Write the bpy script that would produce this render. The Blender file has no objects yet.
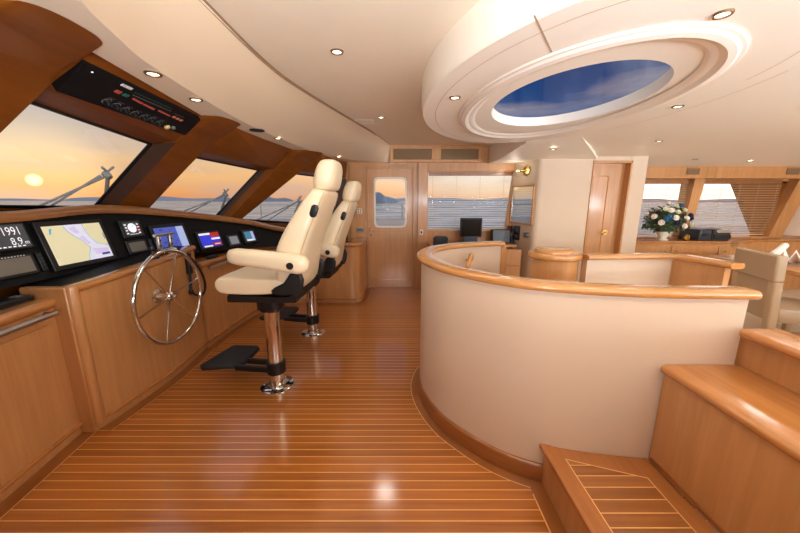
import bpy, bmesh, math, random
from mathutils import Vector, Matrix
from mathutils.geometry import intersect_ray_tri
random.seed(7)
PI = math.pi
S = bpy.context.scene
COL = S.collection
rad = math.radians

# ------------------------------------------------------------------ camera
FPX = 320.0
PITCH = math.atan(66.5 / FPX)
EYE = Vector((0, 0, 1.35))
cam_d = bpy.data.cameras.new('camera')
cam_d.sensor_width = 36.0
cam_d.lens = FPX / 800 * 36.0
cam_d.clip_end = 30000
cam_d.clip_start = 0.02
cam = bpy.data.objects.new('camera', cam_d)
COL.objects.link(cam)
cam.location = EYE
cam.rotation_euler = (PI / 2 - PITCH, 0, 0)
S.camera = cam
S.view_settings.view_transform = 'Standard'
S.view_settings.look = 'None'
S.view_settings.gamma = 1
S.view_settings.exposure = 0.2
S.view_settings.use_curve_mapping = False
S.cycles.max_bounces = 12
S.cycles.diffuse_bounces = 8
S.cycles.glossy_bounces = 4
S.cycles.transparent_max_bounces = 16
S.cycles.caustics_reflective = False
S.cycles.caustics_refractive = False
S.cycles.sample_clamp_indirect = 6.0


def ray(px, py):
    u = (px - 400) / FPX
    v = (py - 266.5) / FPX
    c, s = math.cos(PITCH), math.sin(PITCH)
    return Vector((u, c - v * s, -(s + v * c)))


def at(px, py, x=None, y=None, z=None):
    """the point of a sight line on a plane of the room"""
    r = ray(px, py)
    t = (x / r.x) if x is not None else (y / r.y) if y is not None else ((z - EYE.z) / r.z)
    return EYE + r * t


def hit(px, py, tris):
    r = ray(px, py)
    best = None
    for a, b, c in tris:
        p = intersect_ray_tri(a, b, c, r, EYE, True)
        if p and (best is None or (p - EYE).length < (best[0] - EYE).length):
            best = (p, (b - a).cross(c - a).normalized())
    return best


# ------------------------------------------------------------------ materials
def lin(c):
    f = lambda v: v / 12.92 if v <= .04045 else ((v + .055) / 1.055) ** 2.4
    return tuple(f(v / 255) for v in c) + (1.0,)


class NT:
    def __init__(s, m):
        s.t = m.node_tree
        s.n = s.t.nodes

    def add(s, typ, **kw):
        n = s.n.new(typ)
        for k, v in kw.items():
            setattr(n, k, v)
        return n

    def link(s, a, b):
        s.t.links.new(a, b)


def new_mat(name):
    m = bpy.data.materials.new(name)
    m.use_nodes = True
    return m, m.node_tree.nodes['Principled BSDF'], NT(m)


def plain(name, col, rough=.5, metal=0.0, coat=0.0, spec=.5, bump=0, bscale=200, sheen=0, noise=0):
    m, p, t = new_mat(name)
    p.inputs['Base Color'].default_value = lin(col)
    p.inputs['Roughness'].default_value = rough
    p.inputs['Metallic'].default_value = metal
    p.inputs['Coat Weight'].default_value = coat
    p.inputs['Specular IOR Level'].default_value = spec
    if sheen:
        p.inputs['Sheen Weight'].default_value = sheen
    g = t.add('ShaderNodeNewGeometry')
    if noise:
        nz = t.add('ShaderNodeTexNoise')
        nz.inputs['Scale'].default_value = 6
        nz.inputs['Detail'].default_value = 4
        t.link(g.outputs['Position'], nz.inputs['Vector'])
        mx = t.add('ShaderNodeMix', data_type='RGBA')
        c = lin(col)
        mx.inputs[6].default_value = tuple(v * (1 - noise) for v in c[:3]) + (1,)
        mx.inputs[7].default_value = tuple(min(1, v * (1 + noise)) for v in c[:3]) + (1,)
        t.link(nz.outputs['Fac'], mx.inputs[0])
        t.link(mx.outputs[2], p.inputs['Base Color'])
    if bump:
        nz = t.add('ShaderNodeTexNoise')
        nz.inputs['Scale'].default_value = bscale
        t.link(g.outputs['Position'], nz.inputs['Vector'])
        b = t.add('ShaderNodeBump')
        b.inputs['Strength'].default_value = bump
        b.inputs['Distance'].default_value = .002
        t.link(nz.outputs['Fac'], b.inputs['Height'])
        t.link(b.outputs['Normal'], p.inputs['Normal'])
    return m


def wood(name, c1, c2, scale=(40, 40, 2.2), rough=.35, coat=.3, var=.5):
    """varnished wood, grain stretched along the axis with the small scale"""
    m, p, t = new_mat(name)
    g = t.add('ShaderNodeNewGeometry')
    mp = t.add('ShaderNodeMapping')
    mp.inputs['Scale'].default_value = scale
    t.link(g.outputs['Position'], mp.inputs['Vector'])
    nz = t.add('ShaderNodeTexNoise')
    nz.inputs['Scale'].default_value = 1.0
    nz.inputs['Detail'].default_value = 5
    nz.inputs['Distortion'].default_value = .6
    t.link(mp.outputs['Vector'], nz.inputs['Vector'])
    n2 = t.add('ShaderNodeTexNoise')
    n2.inputs['Scale'].default_value = 2.2
    t.link(g.outputs['Position'], n2.inputs['Vector'])
    ad = t.add('ShaderNodeMath', operation='MULTIPLY_ADD')
    t.link(n2.outputs['Fac'], ad.inputs[0])
    ad.inputs[1].default_value = var
    t.link(nz.outputs['Fac'], ad.inputs[2])
    mr = t.add('ShaderNodeMapRange')
    mr.inputs['From Min'].default_value = .35
    mr.inputs['From Max'].default_value = 1.15
    t.link(ad.outputs[0], mr.inputs['Value'])
    mx = t.add('ShaderNodeMix', data_type='RGBA')
    mx.inputs[6].default_value = lin(c1)
    mx.inputs[7].default_value = lin(c2)
    t.link(mr.outputs['Result'], mx.inputs[0])
    t.link(mx.outputs[2], p.inputs['Base Color'])
    p.inputs['Roughness'].default_value = rough
    p.inputs['Coat Weight'].default_value = coat
    p.inputs['Coat Roughness'].default_value = .12
    return m


def planked(name, pitch, plank1, plank2, seam, off=0.0, rough=.16, coat=.6):
    """teak planks running along X with pale holly seams"""
    m, p, t = new_mat(name)
    g = t.add('ShaderNodeNewGeometry')
    sp = t.add('ShaderNodeSeparateXYZ')
    t.link(g.outputs['Position'], sp.inputs[0])
    a = t.add('ShaderNodeMath', operation='ADD')
    a.inputs[1].default_value = off + 50 * pitch
    t.link(sp.outputs['Y'], a.inputs[0])
    d = t.add('ShaderNodeMath', operation='DIVIDE')
    d.inputs[1].default_value = pitch
    t.link(a.outputs[0], d.inputs[0])
    fr = t.add('ShaderNodeMath', operation='FRACT')
    t.link(d.outputs[0], fr.inputs[0])
    fl = t.add('ShaderNodeMath', operation='FLOOR')
    t.link(d.outputs[0], fl.inputs[0])
    lt = t.add('ShaderNodeMath', operation='LESS_THAN')
    lt.inputs[1].default_value = .0042 / pitch
    t.link(fr.outputs[0], lt.inputs[0])
    wn = t.add('ShaderNodeTexWhiteNoise', noise_dimensions='1D')
    t.link(fl.outputs[0], wn.inputs['W'])
    mp = t.add('ShaderNodeMapping')
    mp.inputs['Scale'].default_value = (2.0, 60, 20)
    t.link(g.outputs['Position'], mp.inputs['Vector'])
    nz = t.add('ShaderNodeTexNoise')
    nz.inputs['Scale'].default_value = 1.0
    nz.inputs['Detail'].default_value = 5
    t.link(mp.outputs['Vector'], nz.inputs['Vector'])
    mm = t.add('ShaderNodeMath', operation='MULTIPLY_ADD')
    t.link(wn.outputs['Value'], mm.inputs[0])
    mm.inputs[1].default_value = .45
    t.link(nz.outputs['Fac'], mm.inputs[2])
    mr = t.add('ShaderNodeMapRange')
    mr.inputs['From Min'].default_value = .3
    mr.inputs['From Max'].default_value = 1.1
    t.link(mm.outputs[0], mr.inputs['Value'])
    mx = t.add('ShaderNodeMix', data_type='RGBA')
    mx.inputs[6].default_value = lin(plank1)
    mx.inputs[7].default_value = lin(plank2)
    t.link(mr.outputs['Result'], mx.inputs[0])
    m2 = t.add('ShaderNodeMix', data_type='RGBA')
    t.link(lt.outputs[0], m2.inputs[0])
    t.link(mx.outputs[2], m2.inputs[6])
    m2.inputs[7].default_value = lin(seam)
    t.link(m2.outputs[2], p.inputs['Base Color'])
    p.inputs['Roughness'].default_value = .35
    p.inputs['Coat Weight'].default_value = coat
    p.inputs['Coat IOR'].default_value = 1.6
    p.inputs['Coat Roughness'].default_value = rough
    return m


def glow(name, col, strength):
    m, p, t = new_mat(name)
    p.inputs['Base Color'].default_value = lin(col)
    p.inputs['Emission Color'].default_value = lin(col)
    p.inputs['Emission Strength'].default_value = strength
    p.inputs['Roughness'].default_value = .3
    return m


def pane(name, tint=(1, 1, 1), gloss=1.0):
    m = bpy.data.materials.new(name)
    m.use_nodes = True
    t = NT(m)
    t.n.clear()
    o = t.add('ShaderNodeOutputMaterial')
    tr = t.add('ShaderNodeBsdfTransparent')
    tr.inputs[0].default_value = tint + (1,)
    gl = t.add('ShaderNodeBsdfGlossy')
    gl.inputs['Roughness'].default_value = .02
    fr = t.add('ShaderNodeFresnel')
    fr.inputs[0].default_value = 1.3
    ml = t.add('ShaderNodeMath', operation='MULTIPLY')
    ml.inputs[1].default_value = gloss * .06
    t.link(fr.outputs[0], ml.inputs[0])
    mx = t.add('ShaderNodeMixShader')
    t.link(ml.outputs[0], mx.inputs[0])
    t.link(tr.outputs[0], mx.inputs[1])
    t.link(gl.outputs[0], mx.inputs[2])
    t.link(mx.outputs[0], o.inputs[0])
    return m


M = {}
M['panel'] = wood('maple_panel', (172, 119, 68), (204, 150, 96), (30, 30, 2.0), .34, .35)
M['panelx'] = wood('maple_panel_long', (172, 119, 68), (204, 150, 96), (2.0, 30, 30), .34, .35)
M['rail'] = wood('varnished_rail', (172, 114, 56), (208, 148, 84), (5, 5, 40), .22, .7)
M['ledge'] = wood('varnished_ledge', (160, 100, 48), (196, 134, 74), (30, 2.5, 40), .25, .6)
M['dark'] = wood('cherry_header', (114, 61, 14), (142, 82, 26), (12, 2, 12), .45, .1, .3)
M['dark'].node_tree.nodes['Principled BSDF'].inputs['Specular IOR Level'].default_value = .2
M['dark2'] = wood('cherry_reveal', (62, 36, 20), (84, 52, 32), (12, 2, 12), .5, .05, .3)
M['browwood'] = wood('brow_wood', (132, 82, 42), (166, 112, 64), (30, 2.5, 40), .3, .4)
M['margin'] = wood('teak_margin', (128, 72, 30), (164, 100, 48), (6, 6, 40), .3, .6)
M['tread'] = wood('teak_tread', (150, 90, 42), (180, 114, 60), (40, 3, 40), .3, .4)
M['seam'] = plain('holly_seam', (226, 176, 112), .35)
M['floor'] = planked('teak_and_holly', .0502, (140, 76, 20), (186, 108, 38), (238, 184, 104), off=-.017, rough=.13, coat=1.0)
M['stepdeck'] = planked('teak_step_planks', .055, (134, 80, 36), (168, 106, 54), (226, 174, 110), off=.01, rough=.2, coat=.3)
M['ceil'] = plain('cream_ceiling', (240, 229, 208), .6, noise=.03)
M['ceil2'] = plain('cream_ceiling_smooth', (249, 243, 230), .5)
M['cove'] = plain('cream_cove', (226, 206, 178), .6)
M['mould'] = plain('white_moulding', (244, 236, 224), .4)
M['white'] = plain('cream_wall_panel', (212, 190, 165), .6, bump=.15, bscale=300, noise=.03)
M['chrome'] = plain('chrome', (225, 222, 216), .08, 1.0)
M['steel'] = plain('brushed_steel', (200, 196, 188), .28, 1.0)
M['brass'] = plain('brass', (205, 170, 105), .22, 1.0)
M['black'] = plain('black_plastic', (16, 16, 17), .42)
M['dash'] = plain('black_dash', (10, 10, 12), .6, spec=.25, bump=.1, bscale=400)
M['gloss'] = plain('black_gloss', (8, 8, 9), .12)
M['rubber'] = plain('dark_rubber', (24, 25, 28), .6)
M['knob'] = plain('knob_grey', (120, 120, 120), .4)
M['grey'] = plain('grey_display', (120, 116, 106), .3)
M['greydk'] = plain('charcoal_plastic', (44, 48, 58), .35)
M['leather'] = plain('cream_leather', (226, 206, 172), .42, bump=.2, bscale=250, coat=.1, noise=.03)
M['tan'] = plain('tan_leather', (176, 152, 124), .5, bump=.2, bscale=250)
M['tan2'] = plain('tan_leather_edge', (188, 162, 130), .5)
M['vent'] = plain('vent_mesh_brown', (132, 102, 68), .7)
M['ivory'] = plain('ivory_plastic', (226, 220, 206), .4)
M['porcelain'] = plain('porcelain', (236, 230, 212), .2)
M['slat'] = plain('blind_slat_wood', (214, 176, 132), .45)
M['slatwhite'] = plain('blind_slat_white', (240, 234, 224), .5)
M['tape'] = plain('blind_tape', (210, 180, 140), .8)
M['boat'] = plain('white_gelcoat', (236, 236, 238), .4)
M['wiper'] = plain('wiper_grey', (168, 168, 164), .5)
M['hill'] = plain('far_hill', (150, 160, 176), .9, noise=.3)  # both hill colours lightened to paint in distance haze
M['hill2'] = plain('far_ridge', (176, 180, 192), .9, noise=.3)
M['glass'] = pane('window_glass')
M['mirror'] = plain('picture_glass', (196, 208, 222), .03, 1.0)
M['crystal'] = pane('crystal', (.95, .95, .95), 2.0)
M['linen'] = plain('white_linen', (240, 232, 224), .8)
M['greyplate'] = plain('grey_placemat', (150, 150, 148), .5)
M['leaf'] = plain('leaf_green', (62, 84, 52), .6, noise=.4)
M['rose'] = plain('white_rose', (244, 234, 222), .7)
M['lily'] = plain('lily_bud', (226, 230, 200), .6)
M['blue'] = plain('blue_flower', (60, 116, 150), .7)
M['navy'] = plain('navy_flower', (40, 48, 92), .7)
M['beige'] = plain('beige_carpet', (206, 190, 166), .95, bump=.4, bscale=500, noise=.06)
M['carpet'] = plain('step_dark', (60, 44, 34), .9)
M['lamp'] = glow('lamp_lens', (255, 240, 214), 4.0)
M['red'] = glow('red_led', (170, 70, 55), .12)
M['amber'] = glow('amber_led', (190, 110, 80), .12)
M['green'] = glow('green_led', (30, 100, 78), .05)
M['tag'] = plain('white_tag', (225, 225, 225), .5)
M['yellowknob'] = plain('cream_knob', (225, 196, 130), .4)
M['s_land'] = glow('chart_land', (212, 206, 168), .46)
M['s_water'] = glow('chart_water', (210, 212, 232), .46)
M['s_shoal'] = glow('chart_shoal', (200, 188, 224), .46)
M['s_line'] = glow('chart_line', (40, 150, 170), .7)
M['s_blue'] = glow('screen_blue', (70, 84, 170), .7)
M['s_blue2'] = glow('screen_blue_mark', (40, 52, 120), .7)
M['s_side'] = glow('screen_sidebar', (150, 166, 206), .7)
M['s_vivid'] = glow('screen_vivid_blue', (50, 60, 210), .5)
M['s_red'] = glow('screen_red', (170, 40, 40), .5)
M['s_white'] = glow('screen_white', (225, 225, 232), .6)
M['s_dark'] = glow('screen_dark', (60, 62, 66), .5)
M['s_teal'] = glow('screen_teal', (60, 120, 150), .6)
M['s_grey'] = glow('screen_grey', (130, 134, 142), .4)


# ------------------------------------------------------------------ mesh helpers
class MB:
    def __init__(s):
        s.v = []
        s.f = []
        s.m = []
        s.mi = 0

    def vert(s, p):
        s.v.append(Vector(p))
        return len(s.v) - 1

    def face(s, idx):
        s.f.append(tuple(idx))
        s.m.append(s.mi)

    def poly(s, pts):
        s.face([s.vert(p) for p in pts])
        return s

    def box(s, c, d, rot=None):
        c = Vector(c)
        h = [v / 2 for v in d]
        R = rot if rot is not None else Matrix.Identity(3)
        ids = []
        for sx in (-1, 1):
            for sy in (-1, 1):
                for sz in (-1, 1):
                    ids.append(s.vert(c + R @ Vector((sx * h[0], sy * h[1], sz * h[2]))))
        for q in ((0, 1, 3, 2), (4, 6, 7, 5), (0, 4, 5, 1), (2, 3, 7, 6), (0, 2, 6, 4), (1, 5, 7, 3)):
            s.face([ids[k] for k in q])
        return s

    def bb(s, x0, x1, y0, y1, z0, z1):
        return s.box(((x0 + x1) / 2, (y0 + y1) / 2, (z0 + z1) / 2), (abs(x1 - x0), abs(y1 - y0), abs(z1 - z0)))

    def loft(s, rings, closed=True, caps=True):
        n = len(rings[0])
        base = [[s.vert(p) for p in r] for r in rings]
        for a, b in zip(base[:-1], base[1:]):
            for i in range(n if closed else n - 1):
                j = (i + 1) % n
                s.face((a[i], a[j], b[j], b[i]))
        if caps and closed:
            s.face(list(reversed(base[0])))
            s.face(base[-1])
        return s

    def tube(s, pts, r, n=12, closed=False, caps=True):
        pts = [Vector(p) for p in pts]
        N = len(pts)
        rs = r if isinstance(r, (list, tuple)) else [r] * N
        rings = []
        up = None
        for i, p in enumerate(pts):
            if closed:
                t = pts[(i + 1) % N] - pts[i - 1]
            else:
                t = pts[min(i + 1, N - 1)] - pts[max(i - 1, 0)]
            t.normalize()
            if up is None:
                up = Vector((0, 0, 1)) if abs(t.z) < .9 else Vector((1, 0, 0))
            a = t.cross(up)
            if a.length < 1e-5:
                a = t.cross(Vector((0, 1, 0)))
            a.normalize()
            b = a.cross(t).normalized()
            up = b
            rings.append([p + (a * math.cos(2 * PI * k / n) + b * math.sin(2 * PI * k / n)) * rs[i] for k in range(n)])
        if closed:
            rings.append(rings[0])
        return s.loft(rings, True, caps and not closed)

    def cyl(s, c, r, h, n=24, axis='z', r2=None):
        c = Vector(c)
        d = {'x': Vector((1, 0, 0)), 'y': Vector((0, 1, 0)), 'z': Vector((0, 0, 1))}[axis]
        return s.lathe(c, [(r, 0), (r if r2 is None else r2, h)], n, d)

    def lathe(s, c, prof, n=24, d=Vector((0, 0, 1)), caps=True):
        c = Vector(c)
        d = Vector(d).normalized()
        a = d.orthogonal().normalized()
        b = d.cross(a)
        rings = [[c + d * h + (a * math.cos(2 * PI * k / n) + b * math.sin(2 * PI * k / n)) * max(r, 1e-4) for k in range(n)] for r, h in prof]
        return s.loft(rings, True, caps)

    def ball(s, c, r, n=16, sc=(1, 1, 1), rot=None):
        c = Vector(c)
        R = rot if rot is not None else Matrix.Identity(3)
        rings = []
        for i in range(n // 2 + 1):
            a = -PI / 2 + PI * i / (n // 2)
            rr = max(math.cos(a), 1e-3)
            rings.append([c + R @ Vector((r * rr * math.cos(2 * PI * k / n) * sc[0], r * rr * math.sin(2 * PI * k / n) * sc[1], r * math.sin(a) * sc[2])) for k in range(n)])
        return s.loft(rings, True, True)

    def prism(s, pts, d):
        """extrude a polygon by a vector"""
        d = Vector(d)
        a = [Vector(p) for p in pts]
        return s.loft([a, [p + d for p in a]], True, True)

    def build(s, name, mat, parent=None, bevel=0, seg=2, sharp=35, smooth=True, subsurf=0):
        me = bpy.data.meshes.new(name)
        me.from_pydata([tuple(v) for v in s.v], [], s.f)
        mats = mat if isinstance(mat, (list, tuple)) else [mat]
        for m in mats:
            me.materials.append(M[m] if isinstance(m, str) else m)
        bm = bmesh.new()
        bm.from_mesh(me)
        for f, k in zip(bm.faces, s.m):
            f.material_index = k
        bmesh.ops.remove_doubles(bm, verts=bm.verts, dist=1e-5)
        bmesh.ops.recalc_face_normals(bm, faces=bm.faces)
        bm.to_mesh(me)
        bm.free()
        if smooth:
            for p in me.polygons:
                p.use_smooth = True
            me.set_sharp_from_angle(angle=rad(sharp))
        o = bpy.data.objects.new(name, me)
        COL.objects.link(o)
        if parent is not None:
            o.parent = parent
        if bevel:
            b = o.modifiers.new('soft_edges', 'BEVEL')
            b.width = bevel
            b.segments = seg
            b.limit_method = 'ANGLE'
            b.angle_limit = rad(40)
            b.harden_normals = False
        if subsurf:
            b = o.modifiers.new('smooth', 'SUBSURF')
            b.levels = subsurf
            b.render_levels = subsurf
        return o


def tag(o, label, cat, group=None):
    o['label'] = label
    o['category'] = cat
    if group:
        o['group'] = group
    return o


def struct(o):
    o['kind'] = 'structure'
    return o


def thing(name, label, cat, loc=(0, 0, 0), rz=0, group=None):
    o = bpy.data.objects.new(name, None)
    COL.objects.link(o)
    o.empty_display_size = .05
    o.location = loc
    o.rotation_euler = (0, 0, rz)
    return tag(o, label, cat, group)


def dup(root, loc, label=None, rz=None):
    r = root.copy()
    COL.objects.link(r)
    r.location = loc
    if rz is not None:
        r.rotation_euler = (0, 0, rz)
    if label:
        r['label'] = label
    for ch in list(root.children):
        c = ch.copy()
        COL.objects.link(c)
        c.parent = r
        for g in list(ch.children):
            d = g.copy()
            COL.objects.link(d)
            d.parent = c
    return r


def spline(pts, n=8, closed=False):
    """Catmull-Rom through the points"""
    pts = [Vector(p) for p in pts]
    N = len(pts)
    out = []
    for i in range(N if closed else N - 1):
        if closed:
            p0, p1, p2, p3 = pts[i - 1], pts[i], pts[(i + 1) % N], pts[(i + 2) % N]
        else:
            p1, p2 = pts[i], pts[i + 1]
            p0 = pts[i - 1] if i else p1 * 2 - p2
            p3 = pts[i + 2] if i + 2 < N else p2 * 2 - p1
        for k in range(n):
            t = k / n
            out.append(.5 * ((2 * p1) + (p2 - p0) * t + (2 * p0 - 5 * p1 + 4 * p2 - p3) * t * t + (3 * p1 - p0 - 3 * p2 + p3) * t ** 3))
    if not closed:
        out.append(pts[-1])
    return out


def offset2d(pts, d):
    """shift a plan curve sideways (to its left for d > 0)"""
    out = []
    for i, p in enumerate(pts):
        t = pts[min(i + 1, len(pts) - 1)] - pts[max(i - 1, 0)]
        n = Vector((-t.y, t.x, 0)).normalized()
        out.append(p + n * d)
    return out


def zz(pts, z):
    return [Vector((p.x, p.y, z)) for p in pts]


def lerp(a, b, t):
    return a + (b - a) * t


def sweep_section(path, sec):
    """rings of a section [(offset to the left, z)] along a plan path"""
    cols = [zz(offset2d(path, o), z) for o, z in sec]
    return [[c[i] for c in cols] for i in range(len(path))]


def round_rect(w, h, r, n=5):
    out = []
    for cx, cy, a0 in ((w / 2 - r, h / 2 - r, 0), (-w / 2 + r, h / 2 - r, 90), (-w / 2 + r, -h / 2 + r, 180), (w / 2 - r, -h / 2 + r, 270)):
        for k in range(n + 1):
            a = rad(a0 + 90 * k / n)
            out.append((cx + r * math.cos(a), cy + r * math.sin(a)))
    return out


def plate_hole(x0, x1, z0, z1, hx0, hx1, hz0, hz1, y0, y1, mb=None):
    """a slab in the XZ plane with a rectangular opening"""
    mb = mb or MB()
    mb.bb(x0, hx0, y0, y1, z0, z1)
    mb.bb(hx1, x1, y0, y1, z0, z1)
    mb.bb(hx0, hx1, y0, y1, z0, hz0)
    mb.bb(hx0, hx1, y0, y1, hz1, z1)
    return mb


def ring_xz(cx, cz, w, h, r, t, y0, y1):
    """rounded frame in the XZ plane"""
    mb = MB()
    inn = round_rect(w, h, r)
    out = round_rect(w + 2 * t, h + 2 * t, r + t * .8)
    P = lambda q, y: Vector((cx + q[0], y, cz + q[1]))
    n = len(inn)
    prof = [[P(q, y1) for q in inn], [P(q, y0) for q in inn], [P(q, y0) for q in out], [P(q, y1) for q in out], [P(q, y1) for q in inn]]
    mb.loft(prof, True, False)
    return mb


# ================================================================== FLOOR
struct(MB().poly([(-2.6, -.6, 0), (6.6, -.6, 0), (6.6, 5.6, 0), (-2.6, 5.6, 0)]).build('floor', 'floor', smooth=False))

struct(MB().bb(1.53, 6.45, -.5, 5.1, 0.0005, .004).build('floor', 'beige', smooth=False))

# ================================================================== CEILINGS
ZM, ZS, ZP = 2.1, 1.88, 1.93
PC = Vector((1.0, 2.2, 0))


def ell(a, b, th, z=0, c=PC):
    return Vector((c.x + a * math.cos(th), c.y + b * math.sin(th), z))


AO, BO = .86, 1.33
bandM = spline([(-.50, -.55, 0), (-.66, .6, 0), (-.735, 1.05, 0), (-.747, 1.41, 0), (-.739, 1.94, 0), (-.678, 2.37, 0), (-.467, 3.21, 0), (-.30, 3.85, 0), (-.12, 4.78, 0), (-.08, 4.86, 0)], 8)
bandN = spline([(-.55, -.55, 0), (-.73, .6, 0), (-.915, 1.12, 0), (-1.018, 1.53, 0), (-1.083, 2.5, 0), (-.974, 3.65, 0), (-.70, 4.42, 0), (-.45, 4.72, 0), (-.15, 4.80, 0), (-.10, 4.86, 0)], 8)
TH42, TH71 = rad(42), rad(71)
arc = []
a = -90.0
while a > -289 + 0.001:
    arc.append(ell(AO, BO, rad(a)))
    a -= 4.975
arc.append(ell(AO, BO, TH71))
edgeR = [Vector((1.0, -.55, 0))] + arc + [Vector((1.28, 4.86, 0))]
struct(MB().poly(zz(bandM, ZM) + zz(list(reversed(edgeR)), ZM)).build('ceiling', 'ceil', smooth=False))
# sloped cove between the raised ceiling and the window soffit
rings = []
for m, n in zip(bandM, bandN):
    rings.append([Vector((lerp(m.x, n.x, t), lerp(m.y, n.y, t), lerp(ZM, ZS, t ** .9))) for t in (0, .2, .4, .6, .8, 1)])
struct(MB().loft(rings, False).build('trim_1', 'cove'))
# thin darker lip where the cove meets the raised ceiling
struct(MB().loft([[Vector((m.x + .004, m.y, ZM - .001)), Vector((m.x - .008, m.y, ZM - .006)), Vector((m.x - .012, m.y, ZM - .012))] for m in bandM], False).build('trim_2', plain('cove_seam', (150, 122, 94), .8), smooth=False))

# window wall stations: inner face of each post at soffit (A), knee (B), sill (C)
ST = {
    'en': [(-.90, -.52, 1.88), (-1.2, -.52, 1.72), (-1.75, -.52, 1.1)],
    '0n': [(-1.09, .99, 1.88), (-1.44, 1.10, 1.80), (-2.10, 1.12, 1.33)],
    '0f': [(-1.10, 1.27, 1.88), (-1.449, 1.425, 1.79), (-2.12, 1.46, 1.33)],
    '1n': [(-1.25, 2.20, 1.88), (-1.56, 2.36, 1.74), (-2.17, 2.50, 1.30)],
    '1f': [(-1.19, 2.50, 1.88), (-1.55, 2.63, 1.71), (-2.15, 2.77, 1.27)],
    '2n': [(-1.13, 3.62, 1.88), (-1.387, 3.70, 1.68), (-1.90, 3.63, 1.163)],
    '2f': [(-.95, 3.95, 1.88), (-1.20, 3.98, 1.68), (-1.85, 3.78, 1.135)],
    '3n': [(-.72, 4.82, 1.88), (-.78, 4.83, 1.66), (-.82, 4.84, .98)],
}
ST = {k: [Vector(p) for p in v] for k, v in ST.items()}
soffA = [ST[k][0].copy() for k in ('en', '0n', '0f', '1n', '1f', '2n', '2f', '3n')]
soffA[4].x -= .05
soffA[6].x -= .05
soff = zz(bandN, ZS) + [Vector((p.x - .02, p.y, ZS)) for p in reversed(soffA)]
struct(MB().poly(soff).build('trim_3', 'ceil', smooth=False))


def profile(A, B, C, n=10):
    """bowed edge of a post: soffit, knee, sill"""
    out = []
    ctrl = spline([A, B, C], n)
    return ctrl


VREV = Vector((-.18, 0, -.005))
wf = MB()
glass_id = 0
for k0, k1 in (('en', '0n'), ('0f', '1n'), ('1f', '2n'), ('2f', '3n')):
    glass_id += 1
    A0, B0, C0 = ST[k0]
    A1, B1, C1 = ST[k1]
    back = Vector((-.025, 0, .02))
    hdr = MB()
    hdr.poly([A0 + back + Vector((0, -.12, 0)), A1 + back + Vector((0, .12, 0)), B1 + back * .5, B0 + back * .5])
    hdr.poly([B0 + back * .5, B1 + back * .5, B1 + VREV, B0 + VREV])
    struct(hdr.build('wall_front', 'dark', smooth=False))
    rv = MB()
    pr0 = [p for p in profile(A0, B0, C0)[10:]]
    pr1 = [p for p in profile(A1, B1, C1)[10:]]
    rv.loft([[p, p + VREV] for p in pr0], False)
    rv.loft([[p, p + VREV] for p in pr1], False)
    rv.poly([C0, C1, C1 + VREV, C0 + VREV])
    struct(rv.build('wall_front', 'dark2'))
    dn = MB()
    dn.poly([C0 + VREV, C1 + VREV, C1 + Vector((-.18, 0, -1.3)), C0 + Vector((-.18, 0, -1.3))])
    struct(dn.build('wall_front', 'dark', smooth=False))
    g0 = [p + VREV for p in pr0]
    g1 = [p + VREV for p in pr1]
    w = struct(MB().loft([[a_, b_] for a_, b_ in zip(g0, g1)], False).build('window_%d' % glass_id, 'glass'))
    fr = MB()
    fr.tube(g0, .012, 6)
    fr.tube(g1, .012, 6)
    fr.tube([g0[0], g1[0]], .012, 6)
    fr.tube([g0[-1], g1[-1]], .012, 6)
    fr.build('window_frame', 'black', w)
for i, (kn, kf) in enumerate((('0n', '0f'), ('1n', '1f'), ('2n', '2f'))):
    An, Bn, Cn = ST[kn]
    Af, Bf, Cf = ST[kf]
    W = 21
    front = []
    for j in range(W):
        w = j / (W - 1)
        tip = .105 * max(0, 1 - abs(2 * w - 1) ** 2.6) ** (1 / 2.6)
        A = lerp(An, Af, w) + Vector((tip, -tip * .12, -.002))
        if kf == '1f':
            A.x -= .03 * w
        prof = spline([A, lerp(Bn, Bf, w), lerp(Cn, Cf, w), lerp(Cn, Cf, w) + Vector((-.12, 0, -.12))], 8)
        front.append(prof)
    bk = [[p + Vector((-.06, 0, .035)) for p in pr] for pr in front]
    mb = MB()
    mb.loft(front, False)
    mb.loft(bk, False)
    mb.loft([front[0], bk[0]], False)
    mb.loft([front[-1], bk[-1]], False)
    mb.loft([[f[0] for f in front], [b_[0] for b_ in bk]], False)
    mb.loft([[f[-1] for f in front], [b_[-1] for b_ in bk]], False)
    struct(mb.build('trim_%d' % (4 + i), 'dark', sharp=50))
    dn = MB()
    dn.poly([Cn + VREV, Cf + VREV, Cf + Vector((-.18, 0, -1.3)), Cn + Vector((-.18, 0, -1.3))])
    dn.poly([Cn + VREV, Cf + VREV, Bf + VREV, Bn + VREV])
    dn.poly([An, Af, Bf + VREV, Bn + VREV])
    struct(dn.build('wall_front', 'dark', smooth=False))

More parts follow.
